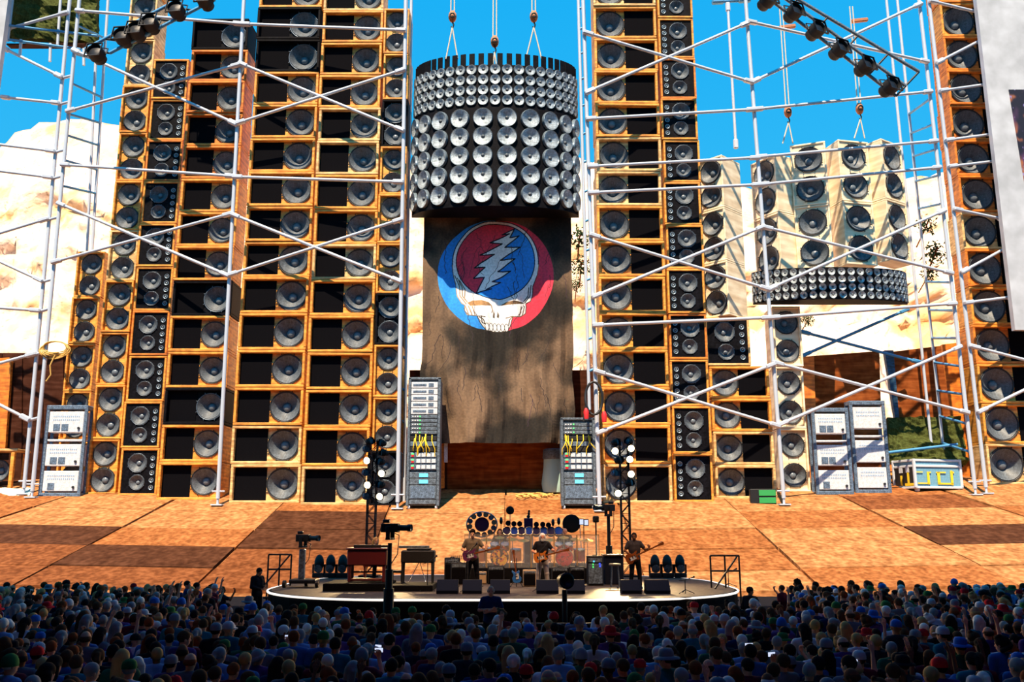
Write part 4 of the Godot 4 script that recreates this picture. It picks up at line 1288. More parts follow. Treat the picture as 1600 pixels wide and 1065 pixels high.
func equipment_rack(label: String, x0: float, x1: float, y0: float, y1: float, tall: bool) -> void:
	var c := slope_point((x0 + x1) / 2, y0)
	var d := -c.z
	var w := at(x1, y0, d).x - at(x0, y0, d).x
	var h := at(x1, y1, d).y - c.y
	var o := thing("equipment_rack", label, "rack", c, 0.0, "grey equipment racks")
	part(o, "back_case", mb_box(Vector3(0, h / 2 + 0.12, -1.1), Vector3(w - 0.1, h - 0.3, 2.0), 0.04), M.grey_metal)
	for x in [-1, 1]:
		part(o, "side_post", mb_box(Vector3(x * (w / 2 - 0.1), h / 2 + 0.12, -0.02), Vector3(0.2, h - 0.24, 0.3), 0.03), M.grey_metal)
	part(o, "top_rail", mb_box(Vector3(0, h - 0.06, -0.02), Vector3(w, 0.16, 0.3), 0.03), M.grey_metal)
	var iw := w - 0.44
	var s := 9.7 / 9.7
	var unit := 0.46
	var at_y := [0.35]
	var put := func(ph: float, called: String, m: Material) -> MeshInstance3D:
		var p := part(o, called, mb_box(Vector3(0, at_y[0] + ph / 2, -0.04), Vector3(iw, ph - 0.05, 0.3), 0.02), m)
		at_y[0] += ph
		return p
	put.call(0.35, "drawer", M.grey_metal)
	var fan: MeshInstance3D = put.call(1.0, "power_unit", M.grey_metal)
	part(fan, "mesh_panel", mb_box(Vector3(0, at_y[0] - 0.5, 0.12), Vector3(iw * 0.9, 0.8, 0.03)), M.rack_blue)
	for k in 2:
		var u: MeshInstance3D = put.call(0.45, "processor", M.grey_metal)
		part(u, "display", mb_box(Vector3(0.05, at_y[0] - 0.23, 0.13), Vector3(0.6, 0.24, 0.03)), M.led_cyan)
	at_y[0] += 0.12
	for k in 3:
		var u: MeshInstance3D = put.call(0.42, "amplifier_unit", M.rack_blue)
		for j in 4:
			part(u, "button_block", mb_box(Vector3(iw * (-0.18 + j * 0.19), at_y[0] - 0.21, 0.12), Vector3(iw * 0.15, 0.26, 0.05), 0.01), M.panel_white)
		part(u, "red_key", mb_box(Vector3(-iw * 0.4, at_y[0] - 0.26, 0.12), Vector3(iw * 0.1, 0.14, 0.05)), M.red_plug)
		part(u, "green_key", mb_box(Vector3(-iw * 0.4, at_y[0] - 0.12, 0.12), Vector3(iw * 0.1, 0.1, 0.05)), M.led_green)
	var patch_from: float = at_y[0]
	for k in 3:
		put.call(0.38, "patch_panel", M.matte_black if k != 1 else M.rack_blue)
	# yellow patch cables in front
	var r2 := RandomNumberGenerator.new()
	r2.seed = 5 if tall else 6
	for k in 9:
		var xa := r2.randf_range(-0.45, 0.45) * iw
		var xb := xa + r2.randf_range(-0.5, 0.5)
		var b := MB.new()
		b.tube([Vector3(xa, patch_from + r2.randf_range(0.9, 1.25), 0.12), Vector3(xa, patch_from + 0.8, 0.3), Vector3((xa + xb) / 2, patch_from + 0.45, 0.34), Vector3(xb, patch_from + 0.2, 0.3), Vector3(xb, patch_from + r2.randf_range(-0.35, 0.1), 0.14)], 0.032, 6)
		part(o, "patch_cable", b.mesh(), M.yellow_tape)
	at_y[0] += 0.1
	var k2 := 0
	while at_y[0] < h - 0.4 and k2 < 14:
		var upper := tall and k2 >= 5
		var uh := 0.47 if upper else 0.28
		var u: MeshInstance3D = put.call(uh, "rack_unit", M.panel_white if upper else M.grey_metal)
		if upper:
			part(u, "dark_slot", mb_box(Vector3(iw * 0.25, at_y[0] - 0.23, 0.12), Vector3(iw * 0.2, 0.24, 0.03)), M.rack_blue)
			part(u, "vent_strip", mb_box(Vector3(-iw * 0.18, at_y[0] - 0.23, 0.12), Vector3(iw * 0.5, 0.14, 0.03)), M.rack_blue)
		else:
			for j in 4:
				part(u, "indicator", mb_box(Vector3(iw * (-0.42 + j * 0.09), at_y[0] - 0.14, 0.12), Vector3(0.1, 0.09, 0.03)), M.led_green if j == 3 else M.panel_white)
		k2 += 1
	for x in [-1, 1]:
		for z in [-0.1, -1.9]:
			var b := MB.new()
			b.lathe([Vector2(0, -0.08), Vector2(0.16, -0.08), Vector2(0.16, 0.08), Vector2(0, 0.08)], 10, Transform3D(Basis(Vector3.UP, PI / 2), Vector3(x * (w / 2 - 0.2), 0.16, z)))
			part(o, "castor", b.mesh(), M.panel_white)

func build_screens() -> void:
	# two video screens that frame the view: their white margins show, the right one also some of its picture
	var w := 256; var h := 512
	var no := FastNoiseLite.new()
	no.seed = 61; no.frequency = 0.018; no.fractal_octaves = 3
	var a := no.get_image(w, h)
	no.seed = 62; no.frequency = 0.03
	var b := no.get_image(w, h)
	no.seed = 63; no.frequency = 0.09
	var sparks := no.get_image(w, h)
	var im := Image.create(w, h, false, Image.FORMAT_RGB8)
	for y in h:
		for x in w:
			var c := Color8(30, 16, 40).lerp(Color8(120, 66, 108), smoothstep(0.45, 0.8, a.get_pixel(x, y).r))
			c = c.lerp(Color8(216, 124, 70), smoothstep(0.58, 0.8, b.get_pixel(x, y).r))
			c = c.lerp(Color8(190, 170, 236), smoothstep(0.78, 0.9, sparks.get_pixel(x, y).r))
			im.set_pixel(x, y, c)
	var m := StandardMaterial3D.new()
	m.resource_name = "screen_picture"
	m.albedo_color = Color.BLACK
	m.roughness = 0.5
	m.emission_enabled = true
	m.emission = Color.BLACK
	m.emission_texture = ImageTexture.create_from_image(im)
	m.emission_energy_multiplier = 0.8
	for s in [0, 1]:
		var d: float = [66.0, 67.2][s]
		var x0: float = [14.0, 1525.0][s]
		var inner := at(x0, 0, d).x
		var foot := at(800, [164.0, 515.0][s], d).y
		var sg: float = [-1.0, 1.0][s]
		var top := 54.0
		var o := thing("video_screen", ["white margin of a video screen at the top left corner", "video screen with broad white margin and purple crowd picture, upper right"][s], "screen", Vector3(inner + sg * 6.0, foot, -d), 0.0)
		# its inner edge leans like the edge of the picture: bottom nearer to the frame's side
		var lean: float = [-0.15, 0.15][s]
		var poly := PackedVector2Array([Vector2(-6 * sg + lean, 0), Vector2(6 * sg, 0), Vector2(6 * sg, top - foot), Vector2(-6 * sg, top - foot)])
		var f := MB.new()
		f.prism(poly, -0.5, 0.0)
		part(o, "margin", f.mesh(), M.screen_margin)
		if s == 1:
			var p := MB.new()
			var x := -6.0 + 2.2
			for t in [[Vector3(x + 0.3, 5.0, 0.03), Vector3(5.5, 5.0, 0.03), Vector3(5.5, top - foot - 16.0, 0.03), Vector3(x - 0.4, top - foot - 16.0, 0.03)]]:
				for k in [[0, 1, 2], [0, 2, 3]]:
					var before := p.v.size()
					p.flat(t[k[0]], t[k[1]], t[k[2]], Vector3.BACK)
					for z in 3:
						var q: Vector3 = p.v[before + z]
						p.u.append(Vector2((q.x + 6) / 12.0, 1.0 - q.y / (top - foot)))
			part(o, "screen_picture", p.mesh(), m)

# ---- the stage ----
func stage_outline(grow: float) -> PackedVector2Array:
	# x, distance; straight front and back, broad round ends
	var out := PackedVector2Array()
	var cx := -0.3; var hw := 7.75 + grow; var near := 26.6 - grow; var far := 38.6 + grow
	var cr := 4.6
	for q in [[cx + hw - cr, near + cr, -PI / 2], [cx + hw - cr, far - cr, 0.0], [cx - hw + cr, far - cr, PI / 2], [cx - hw + cr, near + cr, PI]]:
		for i in 15:
			var a: float = q[2] + PI / 2 * i / 14.0
			out.append(Vector2(q[0] + cos(a) * cr, q[1] + sin(a) * cr))
	return out
func build_stage() -> void:
	var flat := Transform3D(Basis(Vector3(1, 0, 0), Vector3(0, 0, -1), Vector3(0, 1, 0)), Vector3.ZERO)   # outline's y becomes distance
	var b := MB.new()
	b.prism(stage_outline(0.0), 0.0, STAGE - 0.02, flat)
	var st := struct("floor_stage", "round-ended concert stage with black front and white light edge", b.mesh(), M.stage_black)
	b = MB.new()
	b.prism(stage_outline(-0.08), STAGE - 0.03, STAGE, flat)
	part(st, "deck", b.mesh(), M.deck)
	var o := stage_outline(0.02)
	var pts := []
	for p in o: pts.append(Vector3(p.x, STAGE - 0.03, -p.y))
	pts.append(pts[0])
	b = MB.new()
	b.tube(pts, 0.035, 6, false)
	part(st, "edge_light", b.mesh(), M.edge_light_white, Vector3.ZERO, "white light strip round the edge of the stage")
	# low black barrier and steps between stage and crowd
	for q in [[-6.4, -0.16, "left half of the low black crowd barrier before the stage"], [0.16, 6.4, "right half of the low black crowd barrier before the stage"]]:
		var f := thing("crowd_barrier", q[2], "barrier", Vector3((q[0] + q[1]) / 2, 0, -23.6), 0, "crowd barriers")
		var w: float = q[1] - q[0]
		part(f, "top_rail", mb_box(Vector3(0, 1.12, 0), Vector3(w, 0.08, 0.12), 0.02), M.dark_metal)
		part(f, "panel", mb_box(Vector3(0, 0.55, 0), Vector3(w, 1.06, 0.04)), M.matte_black)
		part(f, "foot_plate", mb_box(Vector3(0, 0.02, -0.5), Vector3(w, 0.04, 1.0)), M.dark_metal)

func box_thing(called: String, label: String, category: String, x0: float, x1: float, y1: float, d: float, dp: float, m: Material, floor_y := STAGE, group := "") -> Array:
	# a box whose front fills the picture from x0 to x1 and up to y1, at distance d on a floor
	var a := at(x0, 900, d); var b := at(x1, 900, d)
	var h := at(x0, y1, d).y - floor_y
	var o := thing(called, label, category, Vector3((a.x + b.x) / 2, floor_y, -d), 0, group)
	part(o, "body", mb_box(Vector3(0, h / 2, -dp / 2), Vector3(b.x - a.x, h, dp), 0.02), m)
	return [o, b.x - a.x, h]
func amp(label: String, x0: float, x1: float, y1: float, d: float, m: Material, cloth: Material, floor_y := STAGE, knobs := true) -> Node3D:
	var q := box_thing("amplifier", label, "amplifier", x0, x1, y1, d, 0.4, m, floor_y, "amplifiers on stage")
	var o: Node3D = q[0]; var w: float = q[1]; var h: float = q[2]
	part(o, "grille", mb_box(Vector3(0, h * 0.4, 0.01), Vector3(w * 0.86, h * 0.66, 0.03), 0.008), cloth)
	part(o, "control_panel", mb_box(Vector3(0, h * 0.86, 0.01), Vector3(w * 0.86, h * 0.14, 0.025), 0.005), M.grey_metal)
	if knobs:
		for k in 5:
			var b := MB.new()
			b.lathe([Vector2(0.022, 0), Vector2(0.018, 0.03), Vector2(0, 0.03)], 8, Transform3D(Basis(), Vector3((k - 2) * w * 0.14, h * 0.86, 0.022)))
			part(o, "knob", b.mesh(), M.chrome)
	part(o, "handle", mb_box(Vector3(0, h + 0.015, -0.2), Vector3(w * 0.3, 0.03, 0.04), 0.01), M.dark_metal)
	return o
func wedge(x0: float, x1: float, label: String, turn := 0.0) -> void:
	var d := 28.7
	var a := at(x0, 915, d); var b := at(x1, 915, d)
	var w := b.x - a.x
	var o := thing("floor_monitor", label, "monitor", Vector3((a.x + b.x) / 2, STAGE, -d), turn, "floor monitors along the front of the stage")
	var p := PackedVector2Array([Vector2(0.28, 0), Vector2(0.30, 0.1), Vector2(-0.02, 0.40), Vector2(-0.2, 0.40), Vector2(-0.30, 0.05), Vector2(-0.28, 0)])
	var m := MB.new()
	m.prism(p, -w / 2, w / 2, Transform3D(Basis(Vector3(0, 0, 1), Vector3(0, 1, 0), Vector3(1, 0, 0)), Vector3.ZERO))
	part(o, "cabinet", m.mesh(), M.wedge_navy)
	m = MB.new()
	m.quad(Vector3(-w * 0.45, 0.07, -0.305), Vector3(w * 0.45, 0.07, -0.305), Vector3(w * 0.45, 0.39, -0.215), Vector3(-w * 0.45, 0.39, -0.215), Vector3.FORWARD)
	part(o, "grille", m.mesh(), M.grille_cloth)
	m = MB.new()
	m.tube([Vector3(w / 2, 0.2, -0.06), Vector3(w / 2 + 0.04, 0.22, -0.04), Vector3(w / 2 + 0.04, 0.22, 0.04), Vector3(w / 2, 0.2, 0.06)], 0.012, 6)
	part(o, "handle", m.mesh(), M.dark_metal)
func moving_light(px: float, label: String) -> void:
	var d := 36.6
	var p := at(px, 900, d)
	var o := thing("moving_light", label, "stage light", Vector3(p.x, STAGE, -d), 0, "moving lights standing at the back of the stage")
	var b := MB.new()
	b.cbox(Vector3(0, 0.09, 0), Vector3(0.46, 0.18, 0.4), 0.03)
	part(o, "base", b.mesh(), M.matte_black)
	for s in [-1, 1]:
		b = MB.new()
		b.cbox(Vector3(s * 0.22, 0.34, 0), Vector3(0.06, 0.36, 0.2), 0.02)
		part(o, "yoke_arm", b.mesh(), M.dark_metal)
	b = MB.new()
	b.ball(Vector3(0, 0.56, 0), Vector3(0.19, 0.34, 0.2), 16, 10)
	part(o, "head", b.mesh(), M.matte_black)
	b = MB.new()
	b.lathe([Vector2(0.15, 0), Vector2(0.17, 0.04), Vector2(0.12, 0.06), Vector2(0, 0.05)], 16, Transform3D(Basis(Vector3.RIGHT, 0.35), Vector3(0, 0.36, 0.12)))
	part(o, "lens", b.mesh(), M.grey_metal)
func light_tree(px: float, top: float, lamps: Array, label: String, side: String) -> void:
	var d := 37.4
	var p := at(px, 880, d)
	var h := at(px, top, d).y - STAGE
	var o := thing("light_tower", label, "truss tower", Vector3(p.x, STAGE, -d), 0, "lamp towers at the back of the stage")
	var w := 0.17
	for x in [-1, 1]:
		for z in [-1, 1]:
			var b := MB.new()
			b.tube([Vector3(x * w, 0, z * w), Vector3(x * w, h, z * w)], 0.028, 8)
			part(o, "chord", b.mesh(), M.dark_metal)
	for k in int(h / 0.4):
		var b := MB.new()
		var y := 0.1 + k * 0.4
		var s := 1 if k % 2 == 0 else -1
		b.tube([Vector3(-w * s, y, w), Vector3(w * s, y + 0.38, w)], 0.016, 6)
		b.tube([Vector3(-w * s, y, -w), Vector3(w * s, y + 0.38, -w)], 0.016, 6)
		b.tube([Vector3(w, y, -w * s), Vector3(w, y + 0.38, w * s)], 0.016, 6)
		b.tube([Vector3(-w, y, -w * s), Vector3(-w, y + 0.38, w * s)], 0.016, 6)
		b.tube([Vector3(-w, y, w), Vector3(w, y, w)], 0.014, 6)
		part(o, "lacing", b.mesh(), M.dark_metal)
	part(o, "base_plate", mb_box(Vector3(0, 0.03, 0), Vector3(0.8, 0.06, 0.8), 0.01), M.dark_metal)
	for k in lamps.size():
		var q = lamps[k]
		var lit: float = q[2]
		var lp := at(q[0], q[1], d - 0.35)
		var arm := MB.new()
		arm.tube([Vector3(w * signf(q[0] - px), lp.y - STAGE, w), Vector3(lp.x - p.x, lp.y - STAGE, 0.3)], 0.018, 6)
		part(o, "lamp_arm", arm.mesh(), M.dark_metal)
		var l := thing("tower_lamp", "%s small lamp can, %s from the top of the %s light tower" % ["glowing" if lit > 0.0 else "dark", nth(k + 1), side], "lamp", lp, 0, "lamp cans on the stage light towers")
		l.rotation = Vector3(0.15 if lit > 0.0 else -0.1, -0.1 if lit > 0.0 else [0.9, -0.8, 0.6, -1.0][k % 4], 0)
		can_lamp(l, 0.175, M.rack_blue if k % 4 == 2 else M.matte_black, M.lamp_glow if lit > 0.0 else M.grey_metal)
		if lit > 0.0:
			var li := SpotLight3D.new()
			li.name = numbered("tower_lamp_light")
			li.light_color = Color(1.0, 0.84, 0.6)
			li.light_energy = lit * 3.0
			li.spot_range = 80.0
			li.spot_angle = 50.0
			li.light_size = 0.1
			li.shadow_enabled = true
			add_child(li)
			li.position = lp + Vector3(0, -0.02, 0.16)
			li.look_at_from_position(li.position, Vector3(p.x * 0.5, 1.6, -18.0))
func tv_camera(o: Node3D, y: float, yaw: float) -> void:
	# a broadcast camera on a remote head
	var bs := Basis(Vector3.UP, yaw)
	var b := MB.new()
	b.cbox(bs * Vector3(0, 0, 0) + Vector3(0, y, 0), Vector3(0.2, 0.24, 0.5), 0.02, bs)
	part(o, "camera_body", b.mesh(), M.matte_black)
	b = MB.new()
	b.lathe([Vector2(0.07, 0.2), Vector2(0.08, 0.25), Vector2(0.08, 0.5), Vector2(0.1, 0.52), Vector2(0.1, 0.62), Vector2(0.07, 0.6), Vector2(0, 0.58)], 14, Transform3D(bs, Vector3(0, y, 0)))
	part(o, "lens", b.mesh(), M.dark_metal)
	b = MB.new()
	b.cbox(Vector3(0, y + 0.18, 0) + bs * Vector3(0, 0, -0.12), Vector3(0.1, 0.1, 0.2), 0.02, bs)
	part(o, "viewfinder", b.mesh(), M.dark_metal)
	b = MB.new()
	for s in [-1, 1]:
		b.cbox(Vector3(0, y - 0.12, 0) + bs * Vector3(s * 0.16, 0, 0), Vector3(0.05, 0.34, 0.12), 0.01, bs)
	b.cbox(Vector3(0, y - 0.29, 0), Vector3(0.36, 0.06, 0.14), 0.01, bs)
	part(o, "remote_head", b.mesh(), M.matte_black)
	b = MB.new()
	b.tube([Vector3(0, y, 0) + bs * Vector3(0, 0, -0.25), Vector3(0.22, y - 0.2, -0.2), Vector3(0.2, y - 0.7, -0.1), Vector3(0.05, y - 0.95, 0)], 0.014, 6)
	part(o, "cable", b.mesh(), M.rim_black)
func railing(x0: float, x1: float, d: float, label: String, slant: int) -> void:
	var a := at(x0, 900, d); var b := at(x1, 900, d)
	var w := b.x - a.x
	var o := thing("stair_railing", label, "railing", Vector3((a.x + b.x) / 2, 0.0, -d), 0, "railings at the stage stairs")
	var h := STAGE + 1.05
	for x in [-0.5, 0.0, 0.5]:
		var t := MB.new()
		t.tube([Vector3(x * w, 0, 0), Vector3(x * w, h, 0)], 0.03, 8)
		part(o, "post", t.mesh(), M.dark_metal)
	for y in [h, h - 0.5]:
		var t := MB.new()
		t.tube([Vector3(-w / 2, y, 0), Vector3(w / 2, y, 0)], 0.03, 8)
		part(o, "rail", t.mesh(), M.dark_metal)
	var t2 := MB.new()
	t2.tube([Vector3(slant * w * 0.45, h, 0.02), Vector3(slant * w * -0.5, STAGE, 0.5)], 0.03, 8)
	part(o, "hand_rail", t2.mesh(), M.dark_metal)
	for k in 4:
		part(o, "step", mb_box(Vector3(slant * -w * 0.1, 0.16 + k * 0.32, 0.9 - k * 0.25), Vector3(w * 0.9, 0.06, 0.28), 0.01), M.matte_black)
func drum(o: Node3D, called: String, c: Vector3, r: float, l: float, tilt: Vector3, shell: Material, head: Material) -> void:
	var bs := Basis.from_euler(tilt)
	var b := MB.new()
	b.lathe([Vector2(r, -l), Vector2(r, 0)], 20, Transform3D(bs, Vector3.ZERO))
	b.lathe([Vector2(0, -l), Vector2(r, -l)], 20, Transform3D(bs, Vector3.ZERO))
	var p := part(o, called, b.mesh(), shell, c)
	b = MB.new()
	b.lathe([Vector2(r, 0.0), Vector2(r * 0.5, 0.012), Vector2(0, 0.014)], 20, Transform3D(bs, Vector3.ZERO))
	part(p, "drum_head", b.mesh(), head)
	b = MB.new()
	b.lathe([Vector2(r * 1.0, -0.03), Vector2(r * 1.06, -0.03), Vector2(r * 1.06, 0.02), Vector2(r * 0.99, 0.02)], 20, Transform3D(bs, Vector3.ZERO))
	part(p, "hoop", b.mesh(), M.chrome)
func cymbal(o: Node3D, c: Vector3, r: float, foot: float, m: Material) -> void:
	var b := MB.new()
	b.lathe([Vector2(r, 0), Vector2(r * 0.5, 0.025), Vector2(r * 0.2, 0.035), Vector2(r * 0.12, 0.06), Vector2(0, 0.065)], 20, Transform3D(Basis(Vector3.RIGHT, -PI / 2 + 0.25), c))
	b.lathe([Vector2(r, 0), Vector2(r * 0.5, 0.015), Vector2(0, 0.05)], 20, Transform3D(Basis(Vector3.RIGHT, -PI / 2 + 0.25), c - Vector3(0, 0.004, 0)))
	var p := part(o, "cymbal", b.mesh(), m)
	b = MB.new()
	b.tube([Vector3(c.x, foot, c.z - 0.05), c], 0.014, 6)
	for k in 3:
		var a := TAU * k / 3
		b.tube([Vector3(c.x, foot + 0.25, c.z - 0.05), Vector3(c.x + cos(a) * 0.2, foot, c.z - 0.05 + sin(a) * 0.2)], 0.01, 5)
	part(p, "stand", b.mesh(), M.chrome)
func painted_head(a: Color, b: Color, c: Color, seed_: int) -> StandardMaterial3D:
	var no := FastNoiseLite.new()
	no.seed = seed_; no.frequency = 0.03; no.fractal_octaves = 2
	var g := no.get_image(128, 128)
	var im := Image.create(128, 128, false, Image.FORMAT_RGB8)
	for y in 128:
		for x in 128:
			var t := g.get_pixel(x, y).r
			im.set_pixel(x, y, a if t < 0.45 else (b if t < 0.6 else c))
	var m := StandardMaterial3D.new()
	m.resource_name = "painted_drum_head"
	m.albedo_texture = ImageTexture.create_from_image(im)
	m.uv1_triplanar = true
	m.uv1_scale = Vector3.ONE * 1.3
	m.roughness = 0.5
	return m
func drum_kit(px: float, label: String, head: Material, shell: Material, riser: float) -> void:
	var d := 35.2
	var p := at(px, 870, d)
	var o := thing("drum_kit", label, "drum kit", Vector3(p.x, riser, -d), 0, "drum kits behind the clear shield")
	drum(o, "bass_drum", Vector3(0, 0.34, 0.75), 0.33, 0.42, Vector3(0, 0, 0), shell, head)
	drum(o, "rack_tom", Vector3(-0.2, 0.82, 0.5), 0.15, 0.24, Vector3(-1.1, 0, 0), shell, M.white_plastic)
	drum(o, "rack_tom", Vector3(0.2, 0.82, 0.5), 0.15, 0.24, Vector3(-1.1, 0, 0), shell, M.white_plastic)
	drum(o, "snare_drum", Vector3(-0.42, 0.66, 0.25), 0.18, 0.15, Vector3(-1.4, 0, 0), M.chrome, M.white_plastic)
	drum(o, "floor_tom", Vector3(0.6, 0.62, 0.3), 0.22, 0.42, Vector3(-1.45, 0, 0), shell, M.white_plastic)
	drum(o, "floor_tom", Vector3(-0.72, 0.6, 0.45), 0.2, 0.4, Vector3(-1.45, 0, 0), shell, M.white_plastic)
	for q in [[-0.5, 0.98, 0.62, 0.23], [0.0, 1.06, 0.6, 0.19], [0.48, 1.0, 0.62, 0.24], [-0.85, 0.9, 0.5, 0.2], [0.9, 0.95, 0.45, 0.22]]:
		cymbal(o, Vector3(q[0], q[1], q[2]), q[3], 0.02, M.brass)
	var b := MB.new()
	b.lathe([Vector2(0, 0.44), Vector2(0.17, 0.44), Vector2(0.18, 0.5), Vector2(0.14, 0.53), Vector2(0, 0.53)], 14, Transform3D(Basis(Vector3.RIGHT, -PI / 2), Vector3(0, 0, -0.15)))
	b.tube([Vector3(0, 0, -0.15), Vector3(0, 0.45, -0.15)], 0.03, 8)
	part(o, "throne", b.mesh(), M.matte_black)

func build_stage_gear() -> void:
	mat("brass", Color8(216, 160, 70), 0.3, 0.9)
	mat("organ_red", Color8(98, 28, 30), 0.4)
	mat("beige_cloth", Color8(170, 146, 116), 0.85)
	mat("shield_clear", Color(0.9, 0.95, 1.0, 0.1), 0.05).transparency = BaseMaterial3D.TRANSPARENCY_ALPHA
	mat("purple_shell", Color8(96, 40, 86), 0.35)
	mat("blue_shell", Color8(40, 110, 200), 0.35)
	mat("red_shell", Color8(170, 34, 40), 0.35)
	mat("amber_shell", Color8(190, 110, 40), 0.35)
	# monitors
	for q in [[683, 716, "leftmost navy floor monitor at the stage front"], [723, 753, "navy floor monitor in front of the left guitarist"], [766, 797, "navy floor monitor behind the man in the pit"], [838, 872, "navy floor monitor in front of the white-haired guitarist"], [885, 913, "navy floor monitor beside the front camera pedestal"], [970, 1001, "grey-lit floor monitor left of the bassist's feet"], [1008, 1045, "rightmost floor monitor, beside the bassist"]]:
		wedge(q[0], q[1], q[2], 0.0)
	# backline
	amp("tall black amplifier at the left end of the backline", 694, 718, 871, 33.6, M.matte_black, M.grille_cloth)
	var f := amp("black amplifier with chrome bars across its top, left backline", 704, 729, 879, 32.6, M.matte_black, M.grille_cloth, STAGE, false)
	for k in 8:
		part(f, "chrome_bar", mb_box(Vector3(-0.24 + k * 0.067, 0.93, 0.03), Vector3(0.025, 0.13, 0.02)), M.chrome)
	amp("slim beige speaker box right of the left guitarist", 748, 760, 893, 32.8, M.beige_cloth, M.beige_cloth, STAGE, false)
	amp("wide black amplifier under the painted bass drum", 762, 788, 884, 32.9, M.matte_black, M.grille_cloth)
	amp("small beige-fronted amplifier beside the guitar stand", 817, 838, 890, 31.6, M.beige_cloth, M.grille_cloth)
	amp("black amplifier right of the white-haired guitarist", 862, 888, 886, 32.6, M.matte_black, M.grille_cloth)
	amp("second black amplifier right of the white-haired guitarist", 890, 914, 885, 32.7, M.matte_black, M.grille_cloth)
	f = amp("black amplifier with blue and green lights, right backline", 918, 943, 868, 32.0, M.matte_black, M.rack_blue, STAGE, false)
	for q in [[-0.05, 0.82, "led_cyan"], [0.15, 0.74, "led_blue"], [0.16, 0.66, "led_blue"], [-0.08, 0.72, "led_green"], [-0.08, 0.63, "led_green"]]:
		part(f, "indicator_led", mb_box(Vector3(q[0], q[1], 0.04), Vector3(0.05, 0.05, 0.02)), M[q[2]])
	var tb := box_thing("draped_table", "dark draped side table with a stool, right of the backline", "table", 945, 974, 868, 32.6, 0.6, M.wedge_navy)
	part(tb[0], "table_top", mb_box(Vector3(0, tb[2] + 0.02, -0.3), Vector3(tb[1] + 0.1, 0.05, 0.7), 0.01), M.deck)
	var stl := thing("bar_stool", "round-topped stool in front of the draped table", "stool", Vector3(at(961, 900, 31.4).x, STAGE, -31.4))
	var b := MB.new()
	b.lathe([Vector2(0, 0.7), Vector2(0.2, 0.7), Vector2(0.21, 0.74), Vector2(0.19, 0.77), Vector2(0, 0.77)], 16, Transform3D(Basis(Vector3.RIGHT, -PI / 2), Vector3.ZERO))
	part(stl, "seat", b.mesh(), M.deck)
	for k in 4:
		var a := PI / 4 + k * PI / 2
		b = MB.new()
		b.tube([Vector3(cos(a) * 0.14, 0.7, sin(a) * 0.14), Vector3(cos(a) * 0.2, 0, sin(a) * 0.2)], 0.015, 6)
		part(stl, "leg", b.mesh(), M.grey_metal)
	# guitar on a stand
	var gs := thing("guitar_stand", "black stand holding the spare blue guitar", "stand", Vector3(at(807, 905, 31.4).x, STAGE, -31.4))
	for k in 3:
		var a := TAU * k / 3 + 0.5
		b = MB.new()
		b.tube([Vector3(0, 0.35, -0.05), Vector3(cos(a) * 0.25, 0, sin(a) * 0.2 - 0.05)], 0.014, 6)
		part(gs, "leg", b.mesh(), M.dark_metal)
	b = MB.new()
	b.tube([Vector3(0, 0.3, -0.08), Vector3(0, 0.95, -0.12)], 0.014, 6)
	part(gs, "stem", b.mesh(), M.dark_metal)
	guitar("spare dark blue electric guitar leaning upright on a stand", Vector3(gs.position.x, STAGE + 0.36, -31.34), Vector3(0.12, 1.57 + 0.12, 0), M.blue_shell, 0.95)
	# riser, clear shield, two kits and percussion
	var riser := STAGE + 0.52
	var rd := struct("floor_drum_riser", "black drum riser behind the amplifiers", mb_box(Vector3(0.75, STAGE + 0.26, -35.6), Vector3(5.4, 0.52, 4.2), 0.03), M.stage_black)
	rd.set_meta("kind", "structure")
	var xs := [725.0, 760.0, 796.0, 830.0, 866.0, 902.0, 937.0]
	for k in 6:
		var p := at(xs[k], 880, 33.75); var q := at(xs[k + 1], 880, 33.75)
		var top := at(800, 834.5, 33.75).y
		var pn := thing("drum_shield_panel", "clear shield panel in front of the drums, %s from the left" % ["first", "second", "third", "fourth", "fifth", "last"][k], "panel", Vector3((p.x + q.x) / 2, riser, -33.75), 0.05 * (1 if k % 2 == 0 else -1), "clear shield panels before the drums")
		var w := q.x - p.x - 0.03
		part(pn, "pane", mb_box(Vector3(0, (top - riser) / 2, 0), Vector3(w, top - riser, 0.012)), M.shield_clear)
		for e in [[0.0, top - riser - 0.012, w, 0.024], [-w / 2, (top - riser) / 2, 0.022, top - riser], [w / 2, (top - riser) / 2, 0.022, top - riser]]:
			part(pn, "frame_strip", mb_box(Vector3(e[0], e[1], 0), Vector3(e[2], e[3], 0.03)), M.beige_cloth)
	drum_kit(781, "drum kit with yellow and red painted bass drum, left", painted_head(Color8(240, 190, 30), Color8(226, 120, 50), Color8(40, 30, 40), 91), M.amber_shell, riser)
	drum_kit(880, "drum kit with a red bass drum, right", painted_head(Color8(176, 30, 40), Color8(200, 60, 50), Color8(120, 20, 30), 92), M.red_shell, riser)
	# percussion rack above the shield
	var pr := thing("percussion_rack", "long rack of blue and purple drums with small pods behind the shield", "percussion", Vector3(at(830, 830, 36.9).x, riser, -36.9))
	var org := pr.position
	for k in 8:
		var c := at(792 + k * 11.5, 829, 36.9) - org
		drum(pr, "rack_drum", c, 0.17, 0.2, Vector3(-0.5, 0, 0), M.blue_shell if k % 2 == 0 else M.purple_shell, M.purple_shell if k % 2 == 0 else M.blue_shell)
	b = MB.new()
	b.tube([at(786, 834, 37.0) - org, at(880, 834, 37.0) - org], 0.03, 6)
	for x in [788, 832, 878]:
		var t := at(x, 834, 37.0) - org
		b.tube([t, Vector3(t.x, 0, t.z)], 0.025, 6)
	part(pr, "frame", b.mesh(), M.chrome)
